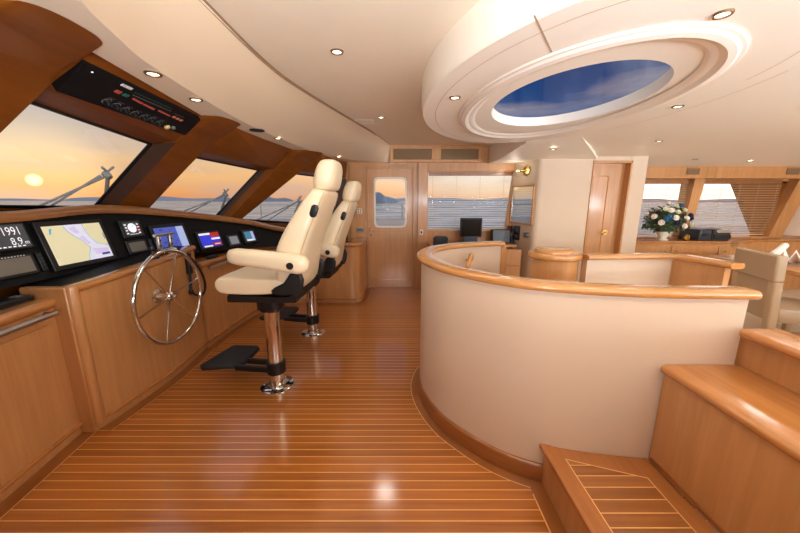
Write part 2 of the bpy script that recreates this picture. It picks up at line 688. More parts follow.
# ---- dropped oval plate, its skirt, moulding and skylight
AR, BR = .585, .97
AH, BH = .425, .63
HC = Vector((1.03, 2.16, 0))
N = 96
mb = MB()
for k in range(N):
    t0, t1 = 2 * PI * k / N, 2 * PI * (k + 1) / N
    mb.face([mb.vert(p) for p in (ell(AO - .012, BO - .012, t0, ZP), ell(AO - .012, BO - .012, t1, ZP), ell(AR, BR, t1, ZP), ell(AR, BR, t0, ZP))])
    mb.face([mb.vert(p) for p in (ell(AR, BR, t0, ZP), ell(AR, BR, t1, ZP), ell(AH, BH, t1, ZP + .012, HC), ell(AH, BH, t0, ZP + .012, HC))])
struct(mb.build('ceiling', 'ceil2'))
rings = []
for p in edgeR[1:-1]:
    d = (p - PC)
    d = Vector((d.x / AO ** 2, d.y / BO ** 2, 0)).normalized()
    rings.append([Vector((p.x, p.y, ZM)), Vector((p.x, p.y, ZP + .05)), Vector((p.x, p.y, ZP + .035)) - d * .003, Vector((p.x, p.y, ZP + .018)) - d * .010, Vector((p.x, p.y, ZP + .007)) - d * .022, Vector((p.x, p.y, ZP)) - d * .045])
struct(MB().loft(rings, False).build('trim_7', 'ceil2', sharp=60))
struct(MB().poly([(1.0, -.55, ZP), (1.0, .885, ZP), (1.0, .885, ZM), (1.0, -.55, ZM)]).build('trim_8', 'ceil2', smooth=False))
# seam line on the plate, parallel to its edge
mb = MB()
for k in range(N):
    t0, t1 = 2 * PI * k / N, 2 * PI * (k + 1) / N
    if 42 < math.degrees(t0) < 335:
        mb.face([mb.vert(p) for p in (ell(AO - .095, BO - .1, t0, ZP - .0012), ell(AO - .095, BO - .1, t1, ZP - .0012), ell(AO - .098, BO - .103, t1, ZP - .0012), ell(AO - .098, BO - .103, t0, ZP - .0012))])
    if math.degrees(t0) > 330 or math.degrees(t0) < 30:
        mb.face([mb.vert(p) for p in (ell(AO, BO, t0, ZP - .0012), ell(AO, BO, t1, ZP - .0012), ell(AO + .003, BO + .003, t1, ZP - .0012), ell(AO + .003, BO + .003, t0, ZP - .0012))])
p, q = Vector((.426, 1.167, ZP - .0015)), Vector((.604, 1.43, ZP - .0015))
mb.poly([p, q, q + Vector((.006, -.003, 0)), p + Vector((.006, -.003, 0))])
struct(mb.build('trim_9', plain('ceiling_seam', (188, 160, 130), .7), smooth=False))
# stepped moulding
sec = [(0.02, 0), (0.018, -.008), (.005, -.010), (-.005, -.018), (-.03, -.022), (-.045, -.016), (-.055, -.010), (-.075, -.009), (-.09, -.003), (-.1, .003)]
rings = []
for k in range(N + 1):
    t = 2 * PI * k / N
    rings.append([ell(AR + o, BR + o * 1.1, t, ZP + z) for o, z in sec])
struct(MB().loft(rings, False).build('trim_10', 'mould', sharp=25))
# skylight shaft and pane
rings = []
for k in range(N + 1):
    t = 2 * PI * k / N
    rings.append([ell(AH, BH, t, ZP + .012, HC), ell(AH - .004, BH - .004, t, ZP + .06, HC), ell(AH - .004, BH - .004, t, ZP + .075, HC)])
struct(MB().loft(rings, False).build('trim_11', 'mould'))
struct(MB().poly([ell(AH, BH, 2 * PI * k / N, ZP + .07, HC) for k in range(N)]).build('window_5', 'glass', smooth=False))


def camber(p):
    y = max(0, p.y - 3.6)
    return Vector((p.x, p.y, ZP - .115 * min(y / 1.5, 1.15) ** 1.6))


# ceiling over the aft side of the wheelhouse
tgt = spline([(1.0, -.55, 0), (1.6, -.55, 0), (3, -.55, 0), (5, -.55, 0), (6.4, -.5, 0), (6.45, 1.5, 0), (6.45, 3.5, 0), (6.4, 5.3, 0), (5, 5.4, 0), (3.3, 5.4, 0), (2.7, 4.6, 0), (2.53, 4.3, 0)], 6)
src = [ell(AO - .012, BO - .012, lerp(rad(-90), TH42, k / (len(tgt) - 1))) for k in range(len(tgt))]
rings = [[lerp(a_, PC, .06) * 1 + Vector((0, 0, ZP + .004))] + [camber(lerp(a_, b_, t / 14)) for t in range(15)] for a_, b_ in zip(src, tgt)]
struct(MB().loft(rings, False).build('ceiling', 'ceil2', sharp=80))
# lower soffit over the chart desk
tgt2 = spline([(2.53, 4.3, 0), (2.2, 4.38, 0), (1.85, 4.5, 0), (1.72, 4.86, 0), (1.5, 4.86, 0), (1.28, 4.86, 0)], 4)
src2 = [ell(AO - .012, BO - .012, lerp(TH42, TH71, k / (len(tgt2) - 1))) for k in range(len(tgt2))]
low = lambda p: Vector((p.x, p.y, ZP - .065 * min(max(p.y - 3.2, 0) / 1.1, 1.0)))
rings = [[lerp(a_, PC, .06) * 1 + Vector((0, 0, ZP + .004))] + [low(lerp(a_, b_, t / 8)) for t in range(9)] for a_, b_ in zip(src2, tgt2)]
mb = MB().loft(rings, False)
mb.loft([[p, camber(p) + Vector((0, 0, .002))] for p in rings[0]], False)
mb.loft([[p, Vector((p.x, p.y, ZM))] for p in rings[-1]], False)
struct(mb.build('ceiling', 'ceil2', sharp=30))

# ================================================================== BACK WALL (Y = 4.85)
YB = 4.85
mb = MB()
mb.bb(-1.0, -.49, YB, YB + .12, 0, 2.12)
mb.bb(-.49, .205, YB, YB + .12, 1.815, 2.12)
mb.bb(.205, .41, YB, YB + .12, 0, 2.12)
mb.bb(.41, 1.8, YB, YB + .12, 0, .9)
mb.bb(.41, 1.8, YB, YB + .12, 1.75, 2.12)
mb.prism([(1.6, YB, .9), (1.8, YB, .9), (1.8, YB, 1.75), (1.68, YB, 1.75)], (0, .12, 0))
struct(mb.build('wall_back', 'panel', smooth=False))
mb = MB()
mb.bb(-.735, -.53, YB - .035, YB, 0, 1.95)
mb.bb(-.49, -.468, YB - .02, YB + .04, 0, 1.82)
mb.bb(.19, .212, YB - .02, YB + .04, 0, 1.82)
mb.bb(-.49, .212, YB - .02, YB + .04, 1.80, 1.83)
mb.bb(.265, .41, YB - .045, YB, 0, 1.88)
mb.bb(.41, 1.68, YB - .03, YB, 1.76, 1.88)
mb.bb(.41, 1.66, YB - .05, YB, .885, .91)
struct(mb.build('trim_12', 'panel', bevel=.004))
# side door with a rounded window
d = struct(plate_hole(-.468, .19, .01, 1.80, -.375, .085, .955, 1.665, YB + .01, YB + .05).build('door_1', 'panel', smooth=False))
ring_xz(-.145, 1.31, .44, .69, .055, .022, YB - .004, YB + .055).build('window_frame', 'ivory', d)
mb = MB().bb(-.375, .085, YB + .028, YB + .032, .955, 1.665)
mb.build('pane', 'glass', d)
mb = MB()
mb.bb(-.44, .165, YB + .006, YB + .012, .12, .135)
mb.bb(-.44, .165, YB + .006, YB + .012, .885, .892)
mb.build('door_bead', 'rail', d)
mb = MB().cyl((-.44, YB + .012, .92), .022, -.012, 16, 'y').ball((-.44, YB - .03, .92), .02, 12).cyl((-.44, YB + .01, .92), .008, -.035, 10, 'y')
mb.ball((-.44, YB - .006, .83), .014, 10)
mb.build('door_handle', 'brass', d)
# window over the chart desk
w = struct(MB().bb(.41, 1.66, YB + .085, YB + .09, .9, 1.75).build('window_6', 'glass', smooth=False))

# bulkhead with the picture, curved corner, inner door
path = [Vector((1.655, 4.86, 0)), Vector((1.72, 4.6, 0)), Vector((1.775, 4.39, 0)), Vector((1.79, 4.34, 0)), Vector((1.815, 4.31, 0)), Vector((1.86, 4.3, 0)), Vector((2.15, 4.3, 0)), Vector((2.49, 4.3, 0))]
struct(MB().loft([[Vector((p.x, p.y, 0)), Vector((p.x, p.y, 1.96))] for p in path], False).build('wall_bulkhead', 'white', sharp=60))
mb = MB()
mb.bb(2.49, 2.985, 4.3, 4.37, 1.835, 2.0)
mb.bb(2.985, 3.2, 4.3, 4.9, 0, 2.0)
mb.bb(3.14, 3.2, 4.9, 5.3, 0, 2.0)
mb.bb(2.40, 2.49, 4.302, 4.37, 0, 1.9)
struct(mb.build('wall_bulkhead', 'white', bevel=.02))
d = struct(MB().bb(2.49, 2.985, 4.385, 4.42, 0, 1.84).build('door_2', 'panel', smooth=False))
mb = MB()
mb.bb(2.485, 2.505, 4.285, 4.39, 0, 1.84)
mb.bb(2.965, 2.99, 4.285, 4.39, 0, 1.84)
mb.bb(2.485, 2.99, 4.285, 4.39, 1.815, 1.84)
mb.build('door_frame', 'panel', d, bevel=.006)
mb = MB()
pts = [(2.56, 4.383, .2), (2.56, 4.383, 1.66), (2.74, 4.383, 1.66), (2.76, 4.383, 1.64), (2.76, 4.383, .2)]
mb.tube(pts, .006, 6)
mb.build('door_bead', 'rail', d)
mb = MB().cyl((2.80, 4.385, .92), .038, -.012, 24, 'y').cyl((2.80, 4.385, .92), .01, -.05, 12, 'y').tube([(2.80, 4.335, .92), (2.74, 4.33, .915), (2.71, 4.335, .915)], .009, 10)
mb.build('door_handle', 'brass', d)

# side wall of the saloon, Y = 5.1
YA = 5.12
mb = MB()
mb.bb(3.1, 6.5, YA, YA + .1, 0, .80)
mb.bb(3.1, 6.5, YA, YA + .1, 1.60, 2.0)
mb.bb(4.44, 4.62, YA, YA + .1, .8, 1.63)
mb.bb(3.1, 3.5, YA, YA + .1, .8, 1.63)
struct(mb.build('wall_side', 'panel', smooth=False))
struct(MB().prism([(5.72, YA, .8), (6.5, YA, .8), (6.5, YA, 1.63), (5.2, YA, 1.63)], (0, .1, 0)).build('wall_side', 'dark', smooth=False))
mb = MB()
mb.bb(3.2, 6.4, 4.93, YA, 1.665, 1.86)
for x in (4.56, 4.69):
    mb.bb(x, x + .004, 4.924, 4.94, 1.665, 1.84)
mb.prism([(4.40, 5.0, .78), (4.52, 5.0, .78), (4.62, 5.0, 1.67), (4.46, 5.0, 1.67)], (0, .13, 0))
mb.prism([(5.74, 4.98, .78), (5.95, 4.98, .78), (6.25, 4.98, 1.67), (6.02, 4.98, 1.67)], (0, .15, 0))
mb.bb(3.2, 6.4, 4.99, YA, .765, .795)
struct(mb.build('trim_13', 'panel', bevel=.005))
for n, (x0, x1) in enumerate(((3.5, 4.44), (4.62, 5.74))):
    struct(MB().bb(x0, x1, YA + .06, YA + .065, .8, 1.63).build('window_%d' % (7 + n), 'glass', smooth=False))
mb = MB()
mb.prism([(6.05, 5.12, .80), (6.5, 4.6, .80), (6.55, 4.6, 1.9), (6.4, 5.12, 1.9)], (.05, .05, 0))
mb.bb(6.42, 6.5, -.55, 4.7, 0, 2.0)
struct(mb.build('wall_aft', 'white', smooth=False))
# near side wall behind the camera, with its doorway and windows to the side deck
mb = MB()
yn0, yn1 = -.60, -.52
mb.bb(-2.4, -.55, yn0, yn1, 0, .85)
mb.bb(-2.4, 6.5, yn0, yn1, 1.80, 2.15)
mb.bb(-.95, -.55, yn0, yn1, .85, 1.80)
mb.bb(.25, .5, yn0, yn1, 0, 1.8)
mb.bb(.5, 1.9, yn0, yn1, 0, .9)
mb.bb(1.9, 2.3, yn0, yn1, 0, 1.8)
mb.bb(2.3, 5.9, yn0, yn1, 0, .8)
mb.bb(4.0, 4.2, yn0, yn1, .8, 1.8)
mb.bb(5.9, 6.5, yn0, yn1, 0, 1.8)
struct(mb.build('wall_near', 'panel', smooth=False))
for n, (x0, x1, z0) in enumerate(((.5, 1.9, .9), (2.3, 4.0, .8), (4.2, 5.9, .8))):
    struct(MB().bb(x0, x1, -.565, -.56, z0, 1.8).build('window_%d' % (9 + n), 'glass', smooth=False))

# ================================================================== STAIR WELL
well = spline([(.885, 2.79, 0), (.62, 2.735, 0), (.36, 2.575, 0), (.215, 2.40, 0), (.152, 2.2, 0), (.15, 2.02, 0), (.19, 1.85, 0), (.26, 1.69, 0), (.36, 1.56, 0), (.47, 1.45, 0), (.58, 1.375, 0), (.70, 1.325, 0), (.85, 1.285, 0), (1.0, 1.26, 0), (1.15, 1.245, 0), (1.405, 1.234, 0)], 5)
ZR = .998
ww = struct(MB().loft(sweep_section(well, [(0, 0), (0, ZR - .05), (0, ZR - .036), (.045, ZR - .036), (.045, 0)])).build('wall_stairwell', 'white', sharp=50))
ww2 = None


def rail_sec(o0, o1, z0, z1, n=6):
    """half-round nosed handrail section"""
    r = (z1 - z0) / 2
    zc = (z0 + z1) / 2
    out = [(o0 + r - r * math.cos(rad(a_)) , zc + r * math.sin(rad(a_))) for a_ in range(-90, 91, 30)]
    out += [(o1 - r + r * math.cos(rad(a_)), zc + r * math.sin(rad(a_))) for a_ in range(90, -91, -30)]
    return out


ext = well + [Vector((1.418, 1.233, 0))]
MB().loft(sweep_section(ext, rail_sec(-.034, .078, ZR - .036, ZR))).build('cap_rail', 'rail', ww, sharp=50)
n0 = next(i for i, p in enumerate(well) if p.x > .70 and i > 30)
MB().loft(sweep_section(well[:n0 + 1], [(0, 0), (-.016, 0), (-.016, .082), (-.012, .09), (-.006, .095), (0, .096)])).build('skirting', 'margin', ww, sharp=40)
e = well[0]
MB().bb(e.x - .01, e.x + .035, e.y - .055, e.y + .01, 0, ZR - .037).build('end_post', 'panel', ww, bevel=.006)
struct(MB().loft(sweep_section(well[:n0 + 1], [(-.016, .0025), (-.062, .0025)]), False).build('trim_14', 'margin'))
struct(MB().loft(sweep_section(well[:n0 + 1], [(-.062, .003), (-.0665, .003)]), False).build('trim_15', 'seam'))
# inner handrail stub
mb = MB()
mb.tube(spline([(.58, 2.60, .86), (.575, 2.54, .90), (.56, 2.48, .925), (.53, 2.40, .90), (.50, 2.34, .85)], 5), .018, 10)
mb.tube([(.56, 2.67, .85), (.58, 2.59, .865)], .012, 8)
tag(mb.build('handrail', 'rail'), 'short curved wooden handrail inside the cream stairwell wall', 'handrail')

# far side of the well: cream wall with rail, wooden panelled end
path2 = [Vector((1.235, 2.072, 0)), Vector((1.4, 2.085, 0)), Vector((1.83, 2.115, 0))]
wf2 = struct(MB().loft(sweep_section(path2, [(0, 0), (0, .966), (.045, .966), (.045, 0)])).build('wall_stairwell', 'white', sharp=50))
path3 = [Vector((1.225, 2.072, 0)), Vector((1.4, 2.085, 0)), Vector((1.80, 2.113, 0)), Vector((1.845, 2.08, 0)), Vector((1.875, 1.95, 0)), Vector((1.905, 1.78, 0))]
MB().loft(sweep_section(path3, rail_sec(-.03, .07, .964, .998))).build('cap_rail', 'rail', wf2, sharp=50)
path4 = [Vector((1.835, 2.1, 0)), Vector((1.892, 1.82, 0))]
MB().loft(sweep_section(path4, [(0, 0), (0, .965), (.045, .965), (.045, 0)])).build('end_panel', 'panel', wf2)
# half-round pedestal
t = thing('round_cabinet', 'round maple pedestal cabinet with stepped top at the head of the stairwell', 'cabinet', (1.075, 2.19, 0))
MB().lathe((0, 0, 0), [(.15, 0), (.15, .955)], 48).build('body', 'panel', t)
MB().lathe((0, 0, .955), [(.15, 0), (.166, .004), (.172, .012), (.172, .03), (.166, .04), (.14, .043)], 48).build('rim', 'rail', t, sharp=50)
MB().lathe((0, .02, .998), [(.128, 0), (.128, .012), (.12, .02), (.02, .022)], 48).build('top', 'rail', t, sharp=50)

# ================================================================== STEP AND BENCH
ZT = .205
inner = [p for p in well if p.x > .705]
t = thing('step', 'low teak step with planked tread beside the cream stairwell wall', 'step', (0, 0, 0))
riser = MB().bb(.69, .705, .0, 1.32, 0, ZT - .025)
riser.build('riser', 'panel', t)
edge = [Vector((.672, 1.335, 0))] + [Vector((p.x, p.y - .001, 0)) for p in inner if p.x < 1.12] + [Vector((1.118, 1.247, 0))]
poly = [Vector((p.x, p.y, ZT)) for p in edge] + [Vector((1.118, 0, ZT)), Vector((.672, 0, ZT))]
MB().prism([p - Vector((0, 0, .026)) for p in poly], (0, 0, .026)).build('tread', 'tread', t, bevel=.008, seg=3)
xi0, xi1 = .672 + .075, 1.118 - .052
xi1 = 1.04
inn = [(xi0, 1.235), (.95, 1.165), (xi1, 1.135), (xi1, .04), (xi0, .04)]
MB().poly([(x, y, ZT + .001) for x, y in inn]).build('planking', 'stepdeck', t, smooth=False)
mb = MB()
loop = inn + [inn[0]]
for (x0, y0), (x1, y1) in zip(loop[:-1], loop[1:]):
    dv = Vector((x1 - x0, y1 - y0, 0)).normalized() * .0022
    nv = Vector((-dv.y, dv.x, 0))
    mb.poly([Vector((x0, y0, ZT + .0016)) - dv + nv, Vector((x1, y1, ZT + .0016)) + dv + nv, Vector((x1, y1, ZT + .0016)) + dv - nv, Vector((x0, y0, ZT + .0016)) - dv - nv])
mb.build('inlay', 'seam', t, smooth=False)
# margin along the step riser on the floor
struct(MB().bb(.625, .69, -.5, 1.325, 0, .0034).build('trim_17', 'margin'))
struct(MB().bb(.6205, .625, -.5, 1.25, 0, .0038).build('trim_18', 'seam'))

t = thing('bench', 'built-in maple bench with polished seat and low back, above the planked step', 'bench', (0, 0, 0))
MB().bb(1.12, 1.14, 0, 1.235, ZT, .64).build('front_panel', 'panel', t)
MB().loft([[Vector((1.098 + o, y, z)) for o, z in rail_sec(0, .35, .634, .672)] for y in (0, 1.234)]).build('seat', 'ledge', t, sharp=50)
MB().bb(1.425, 1.46, 0, 1.285, .64, .808).build('back', 'panel', t)
MB().loft([[Vector((1.37 + o, y, z)) for o, z in rail_sec(0, .17, .805, .843)] for y in (0, 1.21)]).build('back_rail', 'ledge', t, sharp=50)
MB().bb(1.5, 1.53, 0, 1.2, 0, .80).build('rear_panel', 'panel', t)
MB().bb(1.118, 1.155, 0, 1.234, ZT, ZT + .03).build('skirting', 'margin', t, bevel=.01)

# ================================================================== HELM CONSOLES
def sweep(name, path, sec, mat, parent, closed=True, sharp=45, zf=None, caps=True):
    rings = sweep_section(path, sec)
    if zf:
        rings = [[Vector((p.x, p.y, p.z + zf(path[i]) if p.z > .4 else p.z)) for p in r] for i, r in enumerate(rings)]
    return MB().loft(rings, closed, caps).build(name, mat, parent, sharp=sharp)


def ledge_sec(o0, o1, z0, z1):
    return rail_sec(o0, o1, z0, z1)


brow = spline([(-2.02, -.5, 1.15), (-2.07, .9, 1.26), (-2.08, 1.75, 1.292), (-2.08, 2.36, 1.315), (-1.95, 3.16, 1.227), (-1.72, 3.70, 1.128), (-1.40, 4.087, 1.004), (-.75, 4.72, .93)], 8)
foot = spline([(-1.99, -.5, .88), (-2.03, .9, .90), (-2.03, 1.75, .905), (-2.02, 2.36, .90), (-1.89, 3.10, .855), (-1.665, 3.63, .815), (-1.35, 4.0, .79), (-.75, 4.58, .785)], 8)
t_dash = thing('dashboard', 'curved black instrument dashboard with varnished wooden brow under the windscreen', 'dashboard')
out = offset2d(brow, .035)
MB().loft([[f, lerp(f, Vector((b.x, b.y, b.z - .05)), .5) , Vector((b.x, b.y, b.z - .05))] for f, b in zip(foot, out)], False).build('panel', 'dash', t_dash)
rb = offset2d(brow, .20)
rings = []
for b, o, q in zip(brow, out, rb):
    z = b.z
    rings.append([Vector((o.x, o.y, z - .062)), Vector((b.x, b.y, z - .058)), Vector((lerp(b, o, -.25).x, lerp(b, o, -.25).y, z - .035)), Vector((b.x, b.y, z - .008)), Vector((lerp(b, o, .3).x, lerp(b, o, .3).y, z)), Vector((q.x, q.y, z - .01))])
MB().loft(rings, False).build('brow', 'browwood', t_dash, sharp=40)
# flat black shelf at the foot of the panel
shelf_in = [Vector((-1.80, 1.68, 0)), Vector((-1.757, 2.25, 0)), Vector((-1.80, 2.76, 0))]
dash_tris = []
for i in range(len(foot) - 1):
    a_, b_ = foot[i], foot[i + 1]
    c_, d_ = Vector((out[i].x, out[i].y, out[i].z - .05)), Vector((out[i + 1].x, out[i + 1].y, out[i + 1].z - .05))
    dash_tris += [(a_, b_, d_), (a_, d_, c_)]

# central pod
pod = spline([(-1.80, 1.68, 0), (-1.772, 1.95, 0), (-1.757, 2.25, 0), (-1.768, 2.52, 0), (-1.80, 2.76, 0)], 8)
zp = lambda p: (p.y - 1.68) * .07
t = thing('helm_console', 'bow-fronted maple helm console behind the chrome steering wheel', 'console')
sweep('body', pod, [(0, .065), (0, .86), (.14, .86), (.14, .065)], 'panel', t, zf=zp)
sweep('skirting', pod, [(.004, 0), (.004, .052), (.12, .052), (.12, 0)], 'panelx', t)
sweep('bead', pod, [(-.010, .05), (-.014, .06), (-.010, .07), (.01, .07), (.01, .05)], 'ledge', t)
sweep('ledge', pod, rail_sec(-.022, .07, .845, .89), 'ledge', t, zf=zp)
sweep('top_shelf', pod, [(.05, .868), (.05, .884), (.30, .892), (.30, .868)], 'dash', t, zf=zp)
mb = MB()
mb.bb(-2.05, -1.80, 1.655, 1.70, 0, .888)
mb.build('side_panel', 'panel', t, bevel=.008)
mb = MB().lathe((-1.803, 1.69, .045), [(.024, 0), (.03, .01), (.03, .83), (.026, .845)], 20)
mb.build('corner_post', 'panel', t)
mb = MB()
mb.bb(-2.05, -1.80, 2.74, 2.77, .02, .95)
mb.build('side_panel', 'panel', t, bevel=.008)

# low cabinet on the near side
ncab = [Vector((-1.68, .1, 0)), Vector((-1.77, .9, 0)), Vector((-1.82, 1.25, 0)), Vector((-1.882, 1.654, 0))]
t = thing('side_cabinet', 'low maple cabinet with chrome grab rail beside the helm console', 'cabinet')
sweep('body', ncab, [(0, .06), (0, .79), (.3, .79), (.3, .06)], 'panel', t)
sweep('skirting', ncab, [(.004, 0), (.004, .052), (.2, .052), (.2, 0)], 'panelx', t)
sweep('bead', ncab, [(-.010, .05), (-.014, .06), (-.010, .07), (.01, .07), (.01, .05)], 'ledge', t)
sweep('ledge', ncab, rail_sec(-.025, .09, .778, .834), 'ledge', t)
pn = [lerp(ncab[0], ncab[1], .2), ncab[1], ncab[2], lerp(ncab[2], ncab[3], .86)]
sweep('door', pn, [(-.006, .10), (-.006, .70), (.01, .70), (.01, .10)], 'panel', t)
gr = offset2d(pn, -.055)
mb = MB().tube(zz(gr, .765), .014, 14)
for q, g in zip(pn[1::2], gr[1::2]):
    mb.tube([Vector((q.x, q.y, .765)), Vector((g.x, g.y, .765))], .009, 8)
mb.build('grab_rail', 'steel', t)

# low cabinets running on from the pod to the side door
fcab = spline([(-1.785, 2.775, 0), (-1.775, 3.2, 0), (-1.72, 3.65, 0), (-1.57, 3.94, 0), (-1.30, 4.07, 0), (-1.05, 4.10, 0), (-.62, 4.10, 0)], 6) + [Vector((-.56, 4.115, 0)), Vector((-.525, 4.17, 0)), Vector((-.515, 4.3, 0)), Vector((-.51, 4.81, 0))]
t = thing('curved_cabinet', 'low curved maple cabinet running from the helm to the side door', 'cabinet')
sweep('body', fcab, [(0, .06), (0, .76), (.30, .76), (.30, .06)], 'panel', t)
sweep('skirting', fcab, [(.004, 0), (.004, .052), (.1, .052), (.1, 0)], 'panelx', t)
sweep('bead', fcab, [(-.010, .05), (-.014, .06), (-.010, .07), (.01, .07), (.01, .05)], 'ledge', t)
sweep('ledge', fcab, rail_sec(-.03, .16, .755, .805), 'ledge', t)
sweep('counter', fcab, [(.15, .775), (.15, .79), (.34, .79), (.34, .775)], 'ledge', t)
cr = offset2d(fcab[:22], -.05)
mb = MB().tube(zz(cr[1:], .745), .011, 10)
for k in (2, 9, 16):
    mb.tube([Vector((fcab[k].x, fcab[k].y, .745)), Vector((cr[k].x, cr[k].y, .745))], .007, 8)
mb.build('grab_rail', 'steel', t)
for k in (9, 17, 27):
    p, q = fcab[k], fcab[k + 1]
    d = (q - p).normalized()
    MB().loft([[p - Vector((-d.y, d.x, 0)) * .003 + Vector((0, 0, z)), p - Vector((-d.y, d.x, 0)) * .003 + d * .004 + Vector((0, 0, z))] for z in (.14, .72)], False).build('panel_joint', 'rail', t)
# floor margins along the cabinets
for path, a_ in ((pod, 0), (ncab, 0), (fcab, 0)):
    struct(MB().loft(sweep_section(path, [(.0, .0025), (-.075, .0025)]), False).build('trim_19', 'margin'))
    struct(MB().loft(sweep_section(path, [(-.075, .003), (-.079, .003)]), False).build('trim_20', 'seam'))


# ---- flat fittings: a frame standing on a surface, local x along, local y up, local z out
def mount(name, label, cat, px, py, tris, group=None, along=None, lift=0.0):
    p, n = hit(px, py, tris)
    if n.dot(EYE - p) < 0:
        n = -n
    up = Vector((0, 0, 1)) - n * n.z
    up.normalize()
    xa = up.cross(n)
    t = thing(name, label, cat, group=group)
    t.matrix_world = Matrix.Translation(p + n * lift) @ Matrix((xa, up, n)).transposed().to_4x4()
    return t


def flat(x0, x1, y0, y1, z):
    return [(x0, y0, z), (x1, y0, z), (x1, y1, z), (x0, y1, z)]


def text_mesh(body, size, name, mat, parent, loc, align='LEFT'):
    cu = bpy.data.curves.new(name, 'FONT')
    cu.body = body
    cu.size = size
    cu.align_x = align
    ob = bpy.data.objects.new(name + '_src', cu)
    COL.objects.link(ob)
    dg = bpy.context.evaluated_depsgraph_get()
    me = bpy.data.meshes.new_from_object(ob.evaluated_get(dg))
    bpy.data.objects.remove(ob)
    me.materials.clear()
    me.materials.append(M[mat])
    o = bpy.data.objects.new(name, me)
    COL.objects.link(o)
    o.parent = parent
    o.location = loc
    return o


def display(name, label, cat, px, py, w, h, body='black', bez=.02, dep=.03, screen='s_dark', group=None):
    t = mount(name, label, cat, px, py, dash_tris, group)
    MB().bb(-w / 2 - bez, w / 2 + bez, -h / 2 - bez, h / 2 + bez, -.01, dep).build('bezel', body, t, bevel=.006)
    MB().poly(flat(-w / 2, w / 2, -h / 2, h / 2, dep + .001)).build('screen', screen, t, smooth=False)
    return t, dep + .0015


GD = 'instruments on the dashboard'
# depth and speed display with figures
t, z = display('navigation_display', 'navigation repeater showing white figures 1991 and 8.9, nearest on the dashboard', 'display', 4, 238, .165, .125, screen='s_dark', group=GD, bez=.012)
text_mesh('1991', .064, 'digits', 's_white', t, (.062, .006, z), 'RIGHT').scale = (.72, 1, 1)
text_mesh('8.9', .056, 'digits', 's_white', t, (.050, -.047, z), 'RIGHT').scale = (.8, 1, 1)
text_mesh('m', .03, 'digits', 's_white', t, (.056, -.047, z))
mb = MB()
for k in range(6):
    mb.poly(flat(-.07 + k * .022, -.056 + k * .022, -.058, -.052, z))
mb.build('soft_keys', 's_white', t, smooth=False)
# grey monitor below
t, z = display('grey_display', 'switched-off grey display below the figures repeater', 'display', 12, 267, .17, .085, screen='grey', group=GD, bez=.018, dep=.02)
mb = MB()
for k in range(11):
    mb.poly(flat(-.085 + k * .014, -.077 + k * .014, .047, .052, .0205))
mb.build('marking', 'tag', t, smooth=False)
t = mount('button_strip', 'column of small buttons between the grey display and the chart screen', 'buttons', 40.5, 262, dash_tris, GD)
MB().bb(-.014, .014, -.055, .055, -.005, .012).build('plate', 'black', t, bevel=.003)
for k in range(5):
    MB().bb(-.008, .008, -.044 + k * .02, -.034 + k * .02, .012, .016).build('button', 'greydk', t)

# chart screen
t, z = display('chart_screen', 'large chart plotter screen with yellow land and pale water', 'screen', 76, 243.8, .37, .238, screen='s_water', group=GD, bez=.03)
w, h = .185, .119
F_ = lambda pts: [((x - .5) * 2 * w, (.5 - y) * 2 * h, z) for x, y in pts]
mb = MB()
mb.poly(F_([(0, 0), (.33, 0), (.36, .14), (.44, .3), (.55, .45), (.64, .66), (.56, .86), (.53, 1), (0, 1)]))
mb.poly(F_([(.66, 0), (.99, 0), (1, .05), (1, .68), (.9, .62), (.79, .56), (.71, .38), (.67, .2)]))
mb.build('land', 's_land', t, smooth=False)
mb = MB()
for q in ([(.40, .1), (.52, .05), (.56, .25), (.48, .24)], [(.52, .34), (.6, .33), (.68, .55), (.62, .58)], [(.66, .7), (.95, .74), (.96, .86), (.7, .88)]):
    mb.poly([(x, y, zz_ + .0004) for x, y, zz_ in F_(q)])
mb.build('shoal', 's_shoal', t, smooth=False)
mb = MB()
for ln in ([(.33, 0), (.36, .14), (.44, .3), (.55, .45), (.64, .66), (.56, .86), (.53, 1)], [(.66, 0), (.67, .2), (.71, .38), (.79, .56), (.9, .62), (1, .68)]):
    mb.tube(F_(ln), .0016, 4)
mb.poly([(x, y, zz_ + .0005) for x, y, zz_ in F_([(.1, .08), (.14, .06), (.1, .2), (.07, .22)])])
mb.build('coastline', 's_line', t, smooth=False)
mb = MB()
mb.poly([(x, y, zz_ + .0006) for x, y, zz_ in F_([(.80, .86), (.96, .86), (.96, .92), (.80, .92)])])
mb.build('legend', 's_blue2', t, smooth=False)
mb = MB()
mb.poly([(x, y, zz_ + .0006) for x, y, zz_ in F_([(.972, .3), (.985, .3), (.985, .48), (.972, .48)])])
mb.build('legend', 's_blue2', t, smooth=False)
# engine gauge repeater
t, z = display('gauge_display', 'small colour gauge repeater with a round dial, above a grey panel', 'display', 129, 229.5, .135, .10, screen='s_dark', group=GD, bez=.02)
mb = MB()
mb.lathe((0, .005, z), [(.036, 0), (.036, .0006), (.028, .0006), (.028, 0)], 24)
for q in (-1, 1):
    for k in range(4):
        mb.poly(flat(q * .05 - .008, q * .05 + .008, -.04 + k * .022, -.03 + k * .022, z))
for k in range(5):
    mb.poly(flat(-.035 + k * .016, -.026 + k * .016, -.046, -.04, z))
mb.build('dial', 's_white', t, smooth=False)
MB().poly([(-.01, -.005, z + .001), (.016, .022, z + .001), (.012, .026, z + .001)]).build('needle', 's_teal', t, smooth=False)
MB().poly(flat(.03, .058, -.012, .006, z + .001)).build('marker', 's_red', t, smooth=False)
t, z = display('grey_display', 'dull grey display panel below the gauge repeater', 'display', 136, 247, .135, .072, screen='grey', group=GD, bez=.018, dep=.02)
MB().poly(flat(-.05, .05, .045, .049, .0205)).build('marking', 'greydk', t, smooth=False)
